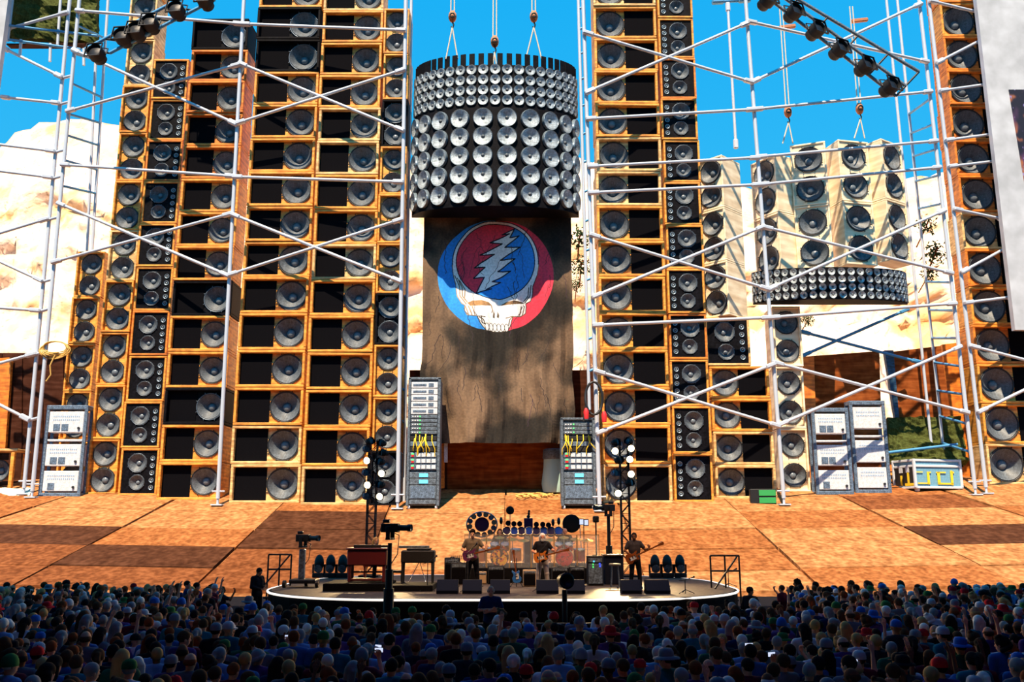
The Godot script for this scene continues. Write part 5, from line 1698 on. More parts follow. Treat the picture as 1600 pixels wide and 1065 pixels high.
	for q in [[794, 817], [803, 818], [812, 818], [838, 819], [848, 819], [857, 820]]:
		b = MB.new()
		var c := at(q[0], q[1], 36.9) - org
		b.lathe([Vector2(0.07, -0.12), Vector2(0.11, 0), Vector2(0.10, 0.03), Vector2(0.05, 0.0), Vector2(0, 0.02)], 14, Transform3D(Basis(), c))
		b.tube([c + Vector3(0, -0.08, -0.06), c + Vector3(0, -0.35, -0.08)], 0.012, 5)
		part(pr, "small_pod", b.mesh(), M.wedge_navy)
	for q in [[783, 813], [864, 816], [873, 814]]:
		b = MB.new()
		var c := at(q[0], q[1], 37.1) - org
		b.ball(c, Vector3(0.07, 0.15, 0.05), 12, 8)
		b.tube([c, c + Vector3(0, -0.6, 0)], 0.012, 5)
		part(pr, "paddle", b.mesh(), M.dark_metal)
	var box := box_thing("figure_box", "dark reddish box with a small figure on top, behind the drums", "box", 819, 833, 809, 37.6, 0.3, M.purple_shell, riser)
	b = MB.new()
	b.ball(Vector3(0, box[2] + 0.06, -0.15), Vector3(0.08, 0.07, 0.06), 10, 6)
	b.ball(Vector3(0.02, box[2] + 0.17, -0.15), Vector3(0.05, 0.09, 0.05), 10, 6)
	b.ball(Vector3(0.03, box[2] + 0.28, -0.15), Vector3(0.05, 0.05, 0.05), 10, 6)
	part(box[0], "figure", b.mesh(), M.matte_black)
	# round rack of drums, gong, disc on a stand
	var rg := thing("round_drum_frame", "large round frame set with small drums and a dark centre disc", "percussion", Vector3(at(753, 850, 37.3).x, STAGE, -37.3))
	org = rg.position
	var c0 := at(753, 819, 37.3) - org
	var ring := []
	for i in 33:
		var a := TAU * i / 32
		ring.append(c0 + Vector3(cos(a) * 0.62, sin(a) * 0.5, 0))
	b = MB.new()
	b.tube(ring, 0.03, 6, false)
	for s in [-1, 1]: b.tube([c0 + Vector3(s * 0.5, -0.3, 0), Vector3(c0.x + s * 0.55, 0, 0)], 0.03, 6)
	part(rg, "ring_frame", b.mesh(), M.chrome)
	for k in 12:
		var a := TAU * k / 12 + 0.2
		drum(rg, "small_drum", c0 + Vector3(cos(a) * 0.5, sin(a) * 0.41, 0.06), 0.1, 0.16, Vector3.ZERO, M.wedge_navy, M.rack_blue if k % 2 else M.beige_cloth)
	drum(rg, "centre_disc", c0 + Vector3(0, 0, 0.02), 0.28, 0.1, Vector3.ZERO, M.purple_shell, M.purple_shell)
	var gg := thing("gong", "large dark disc gong on a frame at the right of the drums", "gong", Vector3(at(893, 850, 37.4).x, riser, -37.4))
	org = gg.position
	c0 = at(893, 817.5, 37.4) - org
	b = MB.new()
	b.lathe([Vector2(0, 0.03), Vector2(0.12, 0.04), Vector2(0.33, 0.02), Vector2(0.37, 0.0), Vector2(0.37, -0.06), Vector2(0, -0.05)], 28, Transform3D(Basis(), c0))
	part(gg, "disc", b.mesh(), M.dark_metal)
	b = MB.new()
	for s in [-1, 1]: b.tube([c0 + Vector3(s * 0.33, 0.1, -0.1), Vector3(c0.x + s * 0.42, 0, -0.1)], 0.02, 6)
	b.tube([c0 + Vector3(-0.33, 0.1, -0.1), c0 + Vector3(0, 0.36, -0.08), c0 + Vector3(0.33, 0.1, -0.1)], 0.015, 6)
	part(gg, "frame", b.mesh(), M.chrome)
	var dk := thing("disc_stand", "small dark disc on a thin stand above the drums", "stand", Vector3(at(797, 850, 37.6).x, riser, -37.6))
	c0 = at(797, 797, 37.6) - dk.position
	b = MB.new()
	b.lathe([Vector2(0, 0.02), Vector2(0.15, 0.02), Vector2(0.17, 0.0), Vector2(0.15, -0.04), Vector2(0, -0.04)], 20, Transform3D(Basis(), c0))
	part(dk, "disc", b.mesh(), M.matte_black)
	b = MB.new()
	b.tube([c0, Vector3(c0.x, 0, c0.z)], 0.018, 6)
	part(dk, "pole", b.mesh(), M.chrome)
	var sc := thing("monitor_screens", "pair of small lit screens beside the gong", "screen", Vector3(at(915, 850, 36.6).x, riser, -36.6))
	for k in 2:
		c0 = at(908.5 + k * 7.5, 815 + k, 36.6) - sc.position
		part(sc, "case", mb_box(c0 + Vector3(0, 0, -0.03), Vector3(0.2, 0.26, 0.05), 0.01), M.matte_black)
		part(sc, "display", mb_box(c0, Vector3(0.15, 0.2, 0.01)), M.screen_glow)
	b = MB.new()
	b.tube([c0 + Vector3(-0.1, -0.1, -0.05), Vector3(c0.x - 0.1, 0, c0.z - 0.05)], 0.018, 6)
	part(sc, "stand", b.mesh(), M.dark_metal)
	# organ and electric piano on their risers
	struct("floor_keyboard_riser", "black riser under the red organ", mb_box(Vector3(at(560, 900, 29.9).x, STAGE + 0.12, -30.4), Vector3(2.1, 0.24, 1.9), 0.02), M.stage_black)
	struct("floor_piano_riser", "black riser under the electric piano", mb_box(Vector3(at(642, 900, 29.9).x, STAGE + 0.09, -30.3), Vector3(1.5, 0.18, 1.7), 0.02), M.stage_black)
	var og := thing("organ", "dark red wooden organ with turned legs on the left riser", "organ", Vector3(at(572, 900, 30.0).x, STAGE + 0.24, -30.0))
	part(og, "case", mb_box(Vector3(0, 0.78, -0.35), Vector3(1.28, 0.5, 0.7), 0.03), M.organ_red)
	part(og, "lid", mb_box(Vector3(0, 1.06, -0.35), Vector3(1.36, 0.06, 0.78), 0.02), M.organ_red)
	part(og, "music_rest", mb_box(Vector3(0, 1.14, -0.1), Vector3(0.9, 0.1, 0.1), 0.02), M.matte_black)
	for x in [-1, 1]:
		for z in [-0.08, -0.62]:
			part(og, "leg", mb_box(Vector3(x * 0.56, 0.27, z), Vector3(0.1, 0.54, 0.1), 0.02), M.organ_red)
	part(og, "pedal_board", mb_box(Vector3(0, 0.08, -0.3), Vector3(1.0, 0.08, 0.5), 0.02), M.organ_red)
	part(og, "back_rail", mb_box(Vector3(0, 0.3, -0.6), Vector3(1.1, 0.06, 0.05), 0.01), M.organ_red)
	part(og, "upper_keyboard", mb_box(Vector3(0.1, 1.13, -0.5), Vector3(1.1, 0.08, 0.25), 0.01), M.matte_black)
	var pi := thing("electric_piano", "black electric piano on slender legs beside the organ", "piano", Vector3(at(648, 900, 30.2).x, STAGE + 0.18, -30.2))
	part(pi, "case", mb_box(Vector3(0.08, 0.86, -0.3), Vector3(1.1, 0.4, 0.6), 0.04), M.matte_black)
	part(pi, "lid", mb_box(Vector3(0.1, 1.1, -0.3), Vector3(0.8, 0.06, 0.5), 0.02), M.dark_metal)
	part(pi, "keyboard_shelf", mb_box(Vector3(-0.1, 1.16, -0.6), Vector3(1.0, 0.08, 0.3), 0.01), M.grey_metal)
	for x in [-0.42, 0.56]:
		for z in [-0.06, -0.54]:
			b = MB.new()
			b.tube([Vector3(x, 0.7, z), Vector3(x, 0, z)], 0.04, 8, true, 0.022)
			part(pi, "leg", b.mesh(), M.matte_black)
	b = MB.new()
	b.tube([Vector3(0.1, 0.7, -0.5), Vector3(-0.2, 0.05, -0.1)], 0.012, 6)
	b.tube([Vector3(0.1, 0.7, -0.5), Vector3(0.35, 0.05, -0.1)], 0.012, 6)
	part(pi, "brace", b.mesh(), M.chrome)
	var pd := thing("pedal_bench", "black bench between the organ and electric piano", "bench", Vector3(at(617, 900, 30.6).x, STAGE + 0.02, -31.2))
	part(pd, "seat", mb_box(Vector3(0, 0.5, 0), Vector3(0.4, 0.08, 0.3), 0.02), M.matte_black)
	for x in [-0.16, 0.16]: part(pd, "leg", mb_box(Vector3(x, 0.23, 0), Vector3(0.05, 0.46, 0.26), 0.01), M.matte_black)
	# microphones
	var mics := [[731, 29.35, 1.5, "microphone stand in front of the left guitarist"], [843, 29.5, 1.52, "microphone stand in front of the white-haired guitarist"], [974, 31.0, 1.4, "microphone stand left of the bassist"], [1070, 28.6, 0.5, "short microphone stand on the right of the stage front"], [1138, 31.5, 0.6, "short microphone stand near the right stage end"], [668, 29.6, 1.1, "microphone stand beside the electric piano"]]
	for q in mics:
		var p := at(q[0], 900, q[1])
		var ms := thing("microphone_stand", q[3], "microphone", Vector3(p.x, STAGE, p.z), 0, "microphone stands")
		b = MB.new()
		b.tube([Vector3(0, 0, 0), Vector3(0, q[2] * 0.8, 0)], 0.014, 6)
		part(ms, "pole", b.mesh(), M.dark_metal)
		b = MB.new()
		b.tube([Vector3(-0.18, q[2] * 0.76, -0.05), Vector3(0, q[2] * 0.8, 0), Vector3(0.25, q[2] * 0.97, 0.0)], 0.011, 6)
		part(ms, "boom", b.mesh(), M.dark_metal)
		b = MB.new()
		b.ball(Vector3(0.28, q[2] * 0.99, 0.0), Vector3(0.032, 0.035, 0.032), 10, 6)
		b.tube([Vector3(0.2, q[2] * 0.93, 0), Vector3(0.27, q[2] * 0.98, 0)], 0.02, 8)
		part(ms, "microphone", b.mesh(), M.matte_black)
		for k in 3:
			var a := TAU * k / 3 + 0.4
			b = MB.new()
			b.tube([Vector3(0, 0.12, 0), Vector3(cos(a) * 0.28, 0.012, sin(a) * 0.28)], 0.012, 6)
			part(ms, "foot", b.mesh(), M.dark_metal)
	# moving lights, lamp towers
	var place := ["left", "middle", "right"]
	for k in 3:
		moving_light([498.0, 516.0, 535.0][k], "%s of three black moving lights left of the organ" % place[k])
		moving_light([1024.0, 1043.0, 1063.0][k], "%s of three black moving lights right of the bassist" % place[k])
	light_tree(578, 688, [[578, 689, 0], [597, 692, 0], [572.5, 701, 0], [600, 707, 0], [574, 719, 4], [595, 721, 0], [571, 738, 0], [597, 739, 8], [575, 757, 4], [595, 757, 0], [572, 775, 0], [594, 775, 14]], "narrow dark lamp tower left of the drums with lamp cans", "left")
	light_tree(979, 686, [[962, 691, 0], [983, 689, 0], [961, 704, 4], [986, 700, 4], [967, 719, 0], [984, 717, 5], [961, 739, 0], [986, 740, 4], [984, 754, 0], [966, 770, 40]], "narrow dark lamp tower behind the bassist with lamp cans", "right")
	# cameras
	var rb := thing("robot_camera", "remote television camera on a thick pedestal at stage left end", "camera", Vector3(at(471, 905, 31.4).x, STAGE, -31.4))
	b = MB.new()
	b.cbox(Vector3(0, 0.75, 0), Vector3(0.2, 1.0, 0.22), 0.03)
	part(rb, "column", b.mesh(), M.grey_metal)
	part(rb, "dolly", mb_box(Vector3(0.1, 0.2, 0), Vector3(0.9, 0.14, 0.7), 0.03), M.dark_metal)
	for q in [[-0.5, 0.3], [0.6, 0.3], [0.1, -0.35]]:
		b = MB.new()
		b.lathe([Vector2(0, -0.05), Vector2(0.12, -0.05), Vector2(0.12, 0.05), Vector2(0, 0.05)], 12, Transform3D(Basis(Vector3.UP, PI / 2), Vector3(q[0], 0.12, q[1])))
		part(rb, "wheel", b.mesh(), M.dark_metal)
	tv_camera(rb, 1.62, 1.25)
	var rt := thing("robot_camera", "remote television camera on a dark pole right of the drums", "camera", Vector3(at(952, 870, 33.9).x, STAGE, -33.9))
	b = MB.new()
	b.tube([Vector3(0, 0, 0), Vector3(0, 1.3, 0)], 0.12, 10)
	b.tube([Vector3(0, 1.3, 0), Vector3(0, 2.45, 0)], 0.065, 10)
	part(rt, "column", b.mesh(), M.dark_metal)
	part(rt, "foot_plate", mb_box(Vector3(0, 0.04, 0), Vector3(0.6, 0.08, 0.6), 0.02), M.dark_metal)
	tv_camera(rt, 2.68, -1.1)
	var rs := thing("small_camera", "small camera on a thin pole right of the lit screens", "camera", Vector3(at(932, 870, 34.6).x, riser, -34.6))
	b = MB.new()
	b.tube([Vector3(0, 0, 0), Vector3(0, 1.62, 0)], 0.03, 8)
	part(rs, "pole", b.mesh(), M.dark_metal)
	part(rs, "body", mb_box(Vector3(0, 1.74, 0), Vector3(0.22, 0.24, 0.3), 0.03), M.matte_black)
	b = MB.new()
	b.lathe([Vector2(0.07, 0), Vector2(0.07, 0.12), Vector2(0, 0.11)], 12, Transform3D(Basis(), Vector3(0, 1.74, 0.15)))
	part(rs, "lens", b.mesh(), M.dark_metal)
	var rp := thing("tower_camera", "television camera on a tall black pole rising from the crowd", "camera", Vector3(at(607, 940, 25.1).x, 0, -25.1))
	b = MB.new()
	b.tube([Vector3(0, 0, 0), Vector3(0, 1.9, 0)], 0.14, 10)
	b.tube([Vector3(0, 1.9, 0), Vector3(0, 2.4, 0)], 0.1, 10)
	b.tube([Vector3(0, 2.4, 0), Vector3(0, 3.1, 0)], 0.06, 10)
	part(rp, "column", b.mesh(), M.matte_black)
	tv_camera(rp, 3.5, 1.3)
	var rf := thing("front_camera", "black camera with round hood on a pedestal before the stage", "camera", Vector3(at(882, 920, 25.2).x, 0, -25.2))
	b = MB.new()
	b.tube([Vector3(0, 0, 0), Vector3(0, 1.85, 0)], 0.07, 10)
	part(rf, "column", b.mesh(), M.dark_metal)
	b = MB.new()
	b.lathe([Vector2(0, -0.2), Vector2(0.16, -0.18), Vector2(0.2, 0), Vector2(0.22, 0.2), Vector2(0.18, 0.22), Vector2(0.1, 0.12), Vector2(0, 0.1)], 18, Transform3D(Basis(Vector3.UP, 0.3), Vector3(0, 2.1, 0)))
	part(rf, "hood", b.mesh(), M.dark_metal)
	part(rf, "body", mb_box(Vector3(0, 2.05, -0.3), Vector3(0.24, 0.3, 0.4), 0.03), M.matte_black)
	railing(418, 454, 32.0, "black stair railing at the left end of the stage", 1)
	railing(1111, 1156, 31.0, "black stair railing at the right end of the stage", 1)

func guitar(label: String, where: Vector3, turn: Vector3, body: Material, scale_ := 1.0, long := 0.0) -> Node3D:
	# lies along x: body at the origin, neck towards +x, front facing +z
	var o := thing("electric_guitar" if long == 0.0 else "bass_guitar", label, "guitar", where)
	o.rotation = Vector3(turn.x, 0, turn.y)
	o.scale = Vector3.ONE * scale_
	var out := PackedVector2Array()
	for q in [[-0.23, 0.0], [-0.22, 0.09], [-0.16, 0.15], [-0.06, 0.16], [0.02, 0.11], [0.08, 0.10], [0.17, 0.15], [0.22, 0.13], [0.15, 0.06], [0.15, -0.04], [0.2, -0.11], [0.15, -0.13], [0.06, -0.10], [0.0, -0.11], [-0.08, -0.17], [-0.17, -0.15], [-0.22, -0.09]]:
		out.append(Vector2(q[0], q[1]))
	var b := MB.new()
	b.prism(out, -0.022, 0.022)
	part(o, "body", b.mesh(), body)
	var nl := 0.62 + long
	part(o, "neck", mb_box(Vector3(0.12 + nl / 2, 0.005, 0.012), Vector3(nl, 0.045, 0.025), 0.006), M.brown_board)
	b = MB.new()
	b.prism(PackedVector2Array([Vector2(0, -0.03), Vector2(0.17, -0.05), Vector2(0.19, 0.02), Vector2(0.15, 0.05), Vector2(0, 0.03)]), -0.01, 0.01, Transform3D(Basis(), Vector3(0.12 + nl, 0.005, 0.005)))
	part(o, "headstock", b.mesh(), M.brown_board)
	part(o, "pick_guard", mb_box(Vector3(0.0, -0.03, 0.024), Vector3(0.2, 0.1, 0.006)), M.white_plastic)
	for x in [0.0, 0.08]: part(o, "pickup", mb_box(Vector3(x, 0.0, 0.028), Vector3(0.03, 0.08, 0.012)), M.rim_black)
	part(o, "bridge", mb_box(Vector3(-0.1, 0, 0.028), Vector3(0.035, 0.08, 0.012)), M.chrome)
	for k in 4:
		b = MB.new()
		b.lathe([Vector2(0.014, -0.012), Vector2(0.014, 0.012), Vector2(0, 0.012)], 8, Transform3D(Basis(Vector3.RIGHT, PI / 2), Vector3(0.16 + nl + k * 0.035, 0.065, 0.0)))
		part(o, "tuning_peg", b.mesh(), M.chrome)
	return o

# ---- people: distance fields of tapered bones, meshed as surface nets ----
class Flesh:
	var v := PackedVector3Array()
	var n := PackedVector3Array()
	var idx := PackedInt32Array()
	func append(o: Flesh, xf: Transform3D) -> void:
		var base := v.size()
		var mirrored := xf.basis.determinant() < 0.0
		for p in o.v: v.append(xf * p)
		for p in o.n: n.append((xf.basis * p).normalized())
		for i in range(0, o.idx.size(), 3):
			idx.append(base + o.idx[i])
			idx.append(base + o.idx[i + (2 if mirrored else 1)])
			idx.append(base + o.idx[i + (1 if mirrored else 2)])
	func mesh() -> ArrayMesh:
		var a := []
		a.resize(Mesh.ARRAY_MAX)
		a[Mesh.ARRAY_VERTEX] = v
		a[Mesh.ARRAY_NORMAL] = n
		a[Mesh.ARRAY_INDEX] = idx
		var m := ArrayMesh.new()
		m.add_surface_from_arrays(Mesh.PRIMITIVE_TRIANGLES, a)
		return m
class Field:
	var lo: Vector3
	var c: float
	var nx: int; var ny: int; var nz: int
	var d := PackedFloat32Array()
	func _init(a: Vector3, b: Vector3, cell: float) -> void:
		lo = a; c = cell
		nx = int((b.x - a.x) / c) + 2; ny = int((b.y - a.y) / c) + 2; nz = int((b.z - a.z) / c) + 2
		d.resize(nx * ny * nz)
		d.fill(1.0)
	func span(a: Vector3, b: Vector3) -> Array:
		return [Vector3i(((a - lo) / c).floor()).clamp(Vector3i.ZERO, Vector3i(nx - 1, ny - 1, nz - 1)), Vector3i(((b - lo) / c).ceil()).clamp(Vector3i.ZERO, Vector3i(nx - 1, ny - 1, nz - 1))]
	func cap(a: Vector3, b: Vector3, ra: float, rb: float, k := 0.03) -> void:
		var pad := Vector3.ONE * (maxf(ra, rb) + k + 2.5 * c)
		var s := span(a.min(b) - pad, a.max(b) + pad)
		var ab := b - a
		var l2 := maxf(ab.length_squared(), 1e-9)
		for z in range(s[0].z, s[1].z + 1):
			for y in range(s[0].y, s[1].y + 1):
				var i: int = s[0].x + nx * (y + ny * z)
				for x in range(s[0].x, s[1].x + 1):
					var p := lo + Vector3(x, y, z) * c - a
					var t := clampf(p.dot(ab) / l2, 0.0, 1.0)
					var e := (p - ab * t).length() - lerpf(ra, rb, t)
					var o := d[i]
					var h := maxf(k - absf(o - e), 0.0) / k
					d[i] = minf(o, e) - h * h * k * 0.25
					i += 1
	func ell(q: Vector3, r: Vector3, k := 0.02, cut := false) -> void:
		var pad := r + Vector3.ONE * (k + 2.5 * c)
		var s := span(q - pad, q + pad)
		var m := minf(r.x, minf(r.y, r.z))
		for z in range(s[0].z, s[1].z + 1):
			for y in range(s[0].y, s[1].y + 1):
				var i: int = s[0].x + nx * (y + ny * z)
				for x in range(s[0].x, s[1].x + 1):
					var p := lo + Vector3(x, y, z) * c - q
					var g := (p / r).length()
					var e := (g - 1.0) * m if g < 0.6 else g * (g - 1.0) / maxf((p / (r * r)).length(), 1e-6)
					if cut:
						d[i] = maxf(d[i], -e)
					else:
						var o := d[i]
						var h := maxf(k - absf(o - e), 0.0) / k
						d[i] = minf(o, e) - h * h * k * 0.25
					i += 1
	func cut_plane(q: Vector3, away: Vector3) -> void:           # takes away what lies on the side of away
		var i := 0
		for z in nz:
			for y in ny:
				for x in nx:
					d[i] = maxf(d[i], (lo + Vector3(x, y, z) * c - q).dot(away))
					i += 1
	func net(into: Flesh) -> void:
		var cells := PackedInt32Array()
		cells.resize(d.size())
		cells.fill(-1)
		var sy := nx; var sz := nx * ny
		var off := [0, 1, sy, sy + 1, sz, sz + 1, sz + sy, sz + sy + 1]
		for z in nz - 1:
			for y in ny - 1:
				for x in nx - 1:
					var i := x + sy * y + sz * z
					if absf(d[i]) > c * 2.2: continue
					var w := [d[i], d[i + 1], d[i + sy], d[i + sy + 1], d[i + sz], d[i + sz + 1], d[i + sz + sy], d[i + sz + sy + 1]]
					var inside := 0
					for q in 8:
						if w[q] < 0.0: inside += 1
					if inside == 0 or inside == 8: continue
					var sum := Vector3.ZERO
					var cnt := 0
					for e in [[0, 1], [2, 3], [4, 5], [6, 7], [0, 2], [1, 3], [4, 6], [5, 7], [0, 4], [1, 5], [2, 6], [3, 7]]:
						var a: float = w[e[0]]; var b: float = w[e[1]]
						if (a < 0.0) != (b < 0.0):
							var t := a / (a - b)
							var pa := Vector3(e[0] & 1, (e[0] >> 1) & 1, e[0] >> 2); var pb := Vector3(e[1] & 1, (e[1] >> 1) & 1, e[1] >> 2)
							sum += pa.lerp(pb, t)
							cnt += 1
					cells[i] = into.v.size()
					into.v.append(lo + (Vector3(x, y, z) + sum / cnt) * c)
					into.n.append(Vector3(w[1] + w[3] + w[5] + w[7] - w[0] - w[2] - w[4] - w[6], w[2] + w[3] + w[6] + w[7] - w[0] - w[1] - w[4] - w[5], w[4] + w[5] + w[6] + w[7] - w[0] - w[1] - w[2] - w[3]).normalized())
		for z in range(1, nz - 1):
			for y in range(1, ny - 1):
				for x in range(1, nx - 1):
					var i := x + sy * y + sz * z
					if absf(d[i]) > c * 2.2: continue
					var neg := d[i] < 0.0
					for ax in 3:
						var st: int = [1, sy, sz][ax]
						if (d[i + st] < 0.0) == neg: continue
						var u: int = [sy, sz, 1][ax]; var w: int = [sz, 1, sy][ax]
						var q := [cells[i - u - w], cells[i - w], cells[i], cells[i - u]]
						if q.min() < 0: continue
						if neg: into.idx.append_array(PackedInt32Array([q[0], q[2], q[1], q[0], q[3], q[2]]))
						else: into.idx.append_array(PackedInt32Array([q[0], q[1], q[2], q[0], q[2], q[3]]))

var head_skin: Flesh
var hand_open: Flesh
var hand_grip: Flesh
var hair := {}
func make_head() -> void:
	var f := Field.new(Vector3(-0.11, 1.42, -0.13), Vector3(0.11, 1.75, 0.14), 0.0095)
	f.ell(Vector3(0, 1.628, 0.0), Vector3(0.076, 0.094, 0.094))
	f.ell(Vector3(0, 1.562, 0.028), Vector3(0.057, 0.078, 0.062), 0.03)
	f.cap(Vector3(0, 1.44, -0.012), Vector3(0, 1.545, -0.005), 0.057, 0.052, 0.02)
	for s in [-1, 1]:
		f.ell(Vector3(s * 0.031, 1.606, 0.098), Vector3(0.017, 0.012, 0.016), 0.01, true)
		f.ell(Vector3(s * 0.078, 1.595, -0.008), Vector3(0.013, 0.031, 0.02), 0.008)
	f.cap(Vector3(0, 1.602, 0.088), Vector3(0, 1.574, 0.106), 0.010, 0.015, 0.012)
	f.cap(Vector3(-0.02, 1.541, 0.084), Vector3(0.02, 1.541, 0.084), 0.008, 0.008, 0.008)
	f.cap(Vector3(-0.035, 1.624, 0.084), Vector3(0.035, 1.624, 0.084), 0.009, 0.009, 0.015)
	head_skin = Flesh.new()
	f.net(head_skin)
func make_hands() -> void:
	# a right hand pointing along -y from the wrist at the origin, palm facing +z... the thumb towards +x
	for grip in 2:
		var f := Field.new(Vector3(-0.07, -0.24, -0.05), Vector3(0.11, 0.05, 0.12), 0.0085)
		f.cap(Vector3(0, 0.03, 0), Vector3(0, -0.03, 0), 0.026, 0.028, 0.015)
		for k in 4:
			f.cap(Vector3(-0.012 + k * 0.008, -0.02, 0), Vector3(-0.033 + k * 0.022, -0.085, 0), 0.018, 0.0135, 0.012)
		for k in 4:
			var x := -0.034 + k * 0.0225
			var l: float = [0.055, 0.07, 0.078, 0.07][k] * 0.55
			var p := Vector3(x, -0.088, 0.0)
			var bend: float = 0.25 if grip == 0 else 1.0
			var dir := Vector3(0, -1, 0)
			for s in 3:
				dir = dir.rotated(Vector3.RIGHT, -bend * (1.0 if s else 0.7))
				var q: Vector3 = p + dir * l * [1.0, 0.75, 0.6][s]
				f.cap(p, q, 0.0095 - s * 0.0008, 0.0088 - s * 0.0008, 0.004)
				p = q
		f.cap(Vector3(0.02, -0.03, 0.005), Vector3(0.052, -0.065, 0.024), 0.014, 0.0115, 0.01)
		f.cap(Vector3(0.052, -0.065, 0.024), Vector3(0.055, -0.1, 0.045 if grip else 0.03), 0.0115, 0.009, 0.006)
		var s := Flesh.new()
		f.net(s)
		if grip: hand_grip = s
		else: hand_open = s
func make_hair() -> void:
	for kind in ["short", "long", "curly", "tied", "fringe", "swept"]:
		var f := Field.new(Vector3(-0.17, 1.26, -0.22), Vector3(0.17, 1.8, 0.15), 0.0125)
		match kind:
			"short": f.ell(Vector3(0, 1.640, -0.010), Vector3(0.088, 0.096, 0.104))
			"swept":
				f.ell(Vector3(0, 1.645, -0.008), Vector3(0.09, 0.1, 0.106))
				f.cap(Vector3(-0.05, 1.70, 0.07), Vector3(0.05, 1.715, 0.06), 0.03, 0.035)
			"fringe": f.ell(Vector3(0, 1.612, -0.014), Vector3(0.09, 0.06, 0.1))
			"long":
				f.ell(Vector3(0, 1.638, -0.012), Vector3(0.094, 0.1, 0.108))
				for k in 5:
					f.cap(Vector3(-0.07 + k * 0.035, 1.60, -0.06), Vector3(-0.085 + k * 0.0425, 1.38, -0.075 - 0.02 * sin(k * 2.0)), 0.045, 0.03)
			"tied":
				f.ell(Vector3(0, 1.638, -0.010), Vector3(0.088, 0.095, 0.104))
				f.cap(Vector3(0, 1.66, -0.11), Vector3(0, 1.58, -0.15), 0.035, 0.04)
				f.cap(Vector3(0, 1.58, -0.15), Vector3(0.01, 1.44, -0.13), 0.038, 0.02)
			"curly":
				f.ell(Vector3(0, 1.64, -0.015), Vector3(0.1, 0.1, 0.112))
				for k in 26:
					var a := k * 2.4; var y := 1.52 + 0.21 * fposmod(k * 0.618, 1.0)
					var r := 0.1 * sqrt(maxf(0.1, 1.0 - pow((y - 1.62) / 0.13, 2)))
					f.ell(Vector3(cos(a) * r, y, sin(a) * r - 0.025), Vector3.ONE * 0.032, 0.012)
		f.ell(Vector3(0, 1.565, 0.085), Vector3(0.078, 0.105, 0.075), 0.01, true)
		if kind == "fringe": f.ell(Vector3(0, 1.70, 0.01), Vector3(0.075, 0.05, 0.09), 0.01, true)
		var s := Flesh.new()
		f.net(s)
		hair[kind] = s.mesh()
	# headgear
	var b := MB.new()
	var up := Basis(Vector3.RIGHT, -PI / 2)
	b.lathe([Vector2(0.1, 0.0), Vector2(0.102, 0.04), Vector2(0.09, 0.085), Vector2(0.055, 0.115), Vector2(0.0, 0.125)], 20, Transform3D(up * Basis.from_scale(Vector3(0.93, 1.08, 1)), Vector3(0, 1.625, -0.006)))
	var brim := PackedVector2Array()
	for i in 11:
		var a := PI * i / 10.0
		brim.append(Vector2(cos(a) * 0.088, 0.06 + sin(a) * 0.12))
	b.prism(brim, 0.0, 0.008, Transform3D(Basis(Vector3.RIGHT, PI / 2 + 0.12), Vector3(0, 1.645, 0.0)))
	b.ball(Vector3(0, 1.752, -0.006), Vector3(0.011, 0.006, 0.011), 8, 4)
	hair["cap"] = b.mesh()
	b = MB.new()
	b.lathe([Vector2(0.17, -0.02), Vector2(0.16, 0.0), Vector2(0.1, 0.015), Vector2(0.098, 0.07), Vector2(0.075, 0.11), Vector2(0, 0.12)], 22, Transform3D(up * Basis.from_scale(Vector3(0.95, 1.08, 1)), Vector3(0, 1.635, -0.006)))
	b.lathe([Vector2(0.17, -0.02), Vector2(0.1, 0.005)], 22, Transform3D(up * Basis.from_scale(Vector3(0.95, 1.08, 1)), Vector3(0, 1.633, -0.006)))
	hair["sun_hat"] = b.mesh()
	b = MB.new()
	b.lathe([Vector2(0.104, -0.01), Vector2(0.108, 0.02), Vector2(0.102, 0.06), Vector2(0.08, 0.11), Vector2(0.04, 0.14), Vector2(0, 0.147)], 20, Transform3D(up * Basis.from_scale(Vector3(0.92, 1.08, 1)), Vector3(0, 1.61, -0.01)))
	hair["beanie"] = b.mesh()
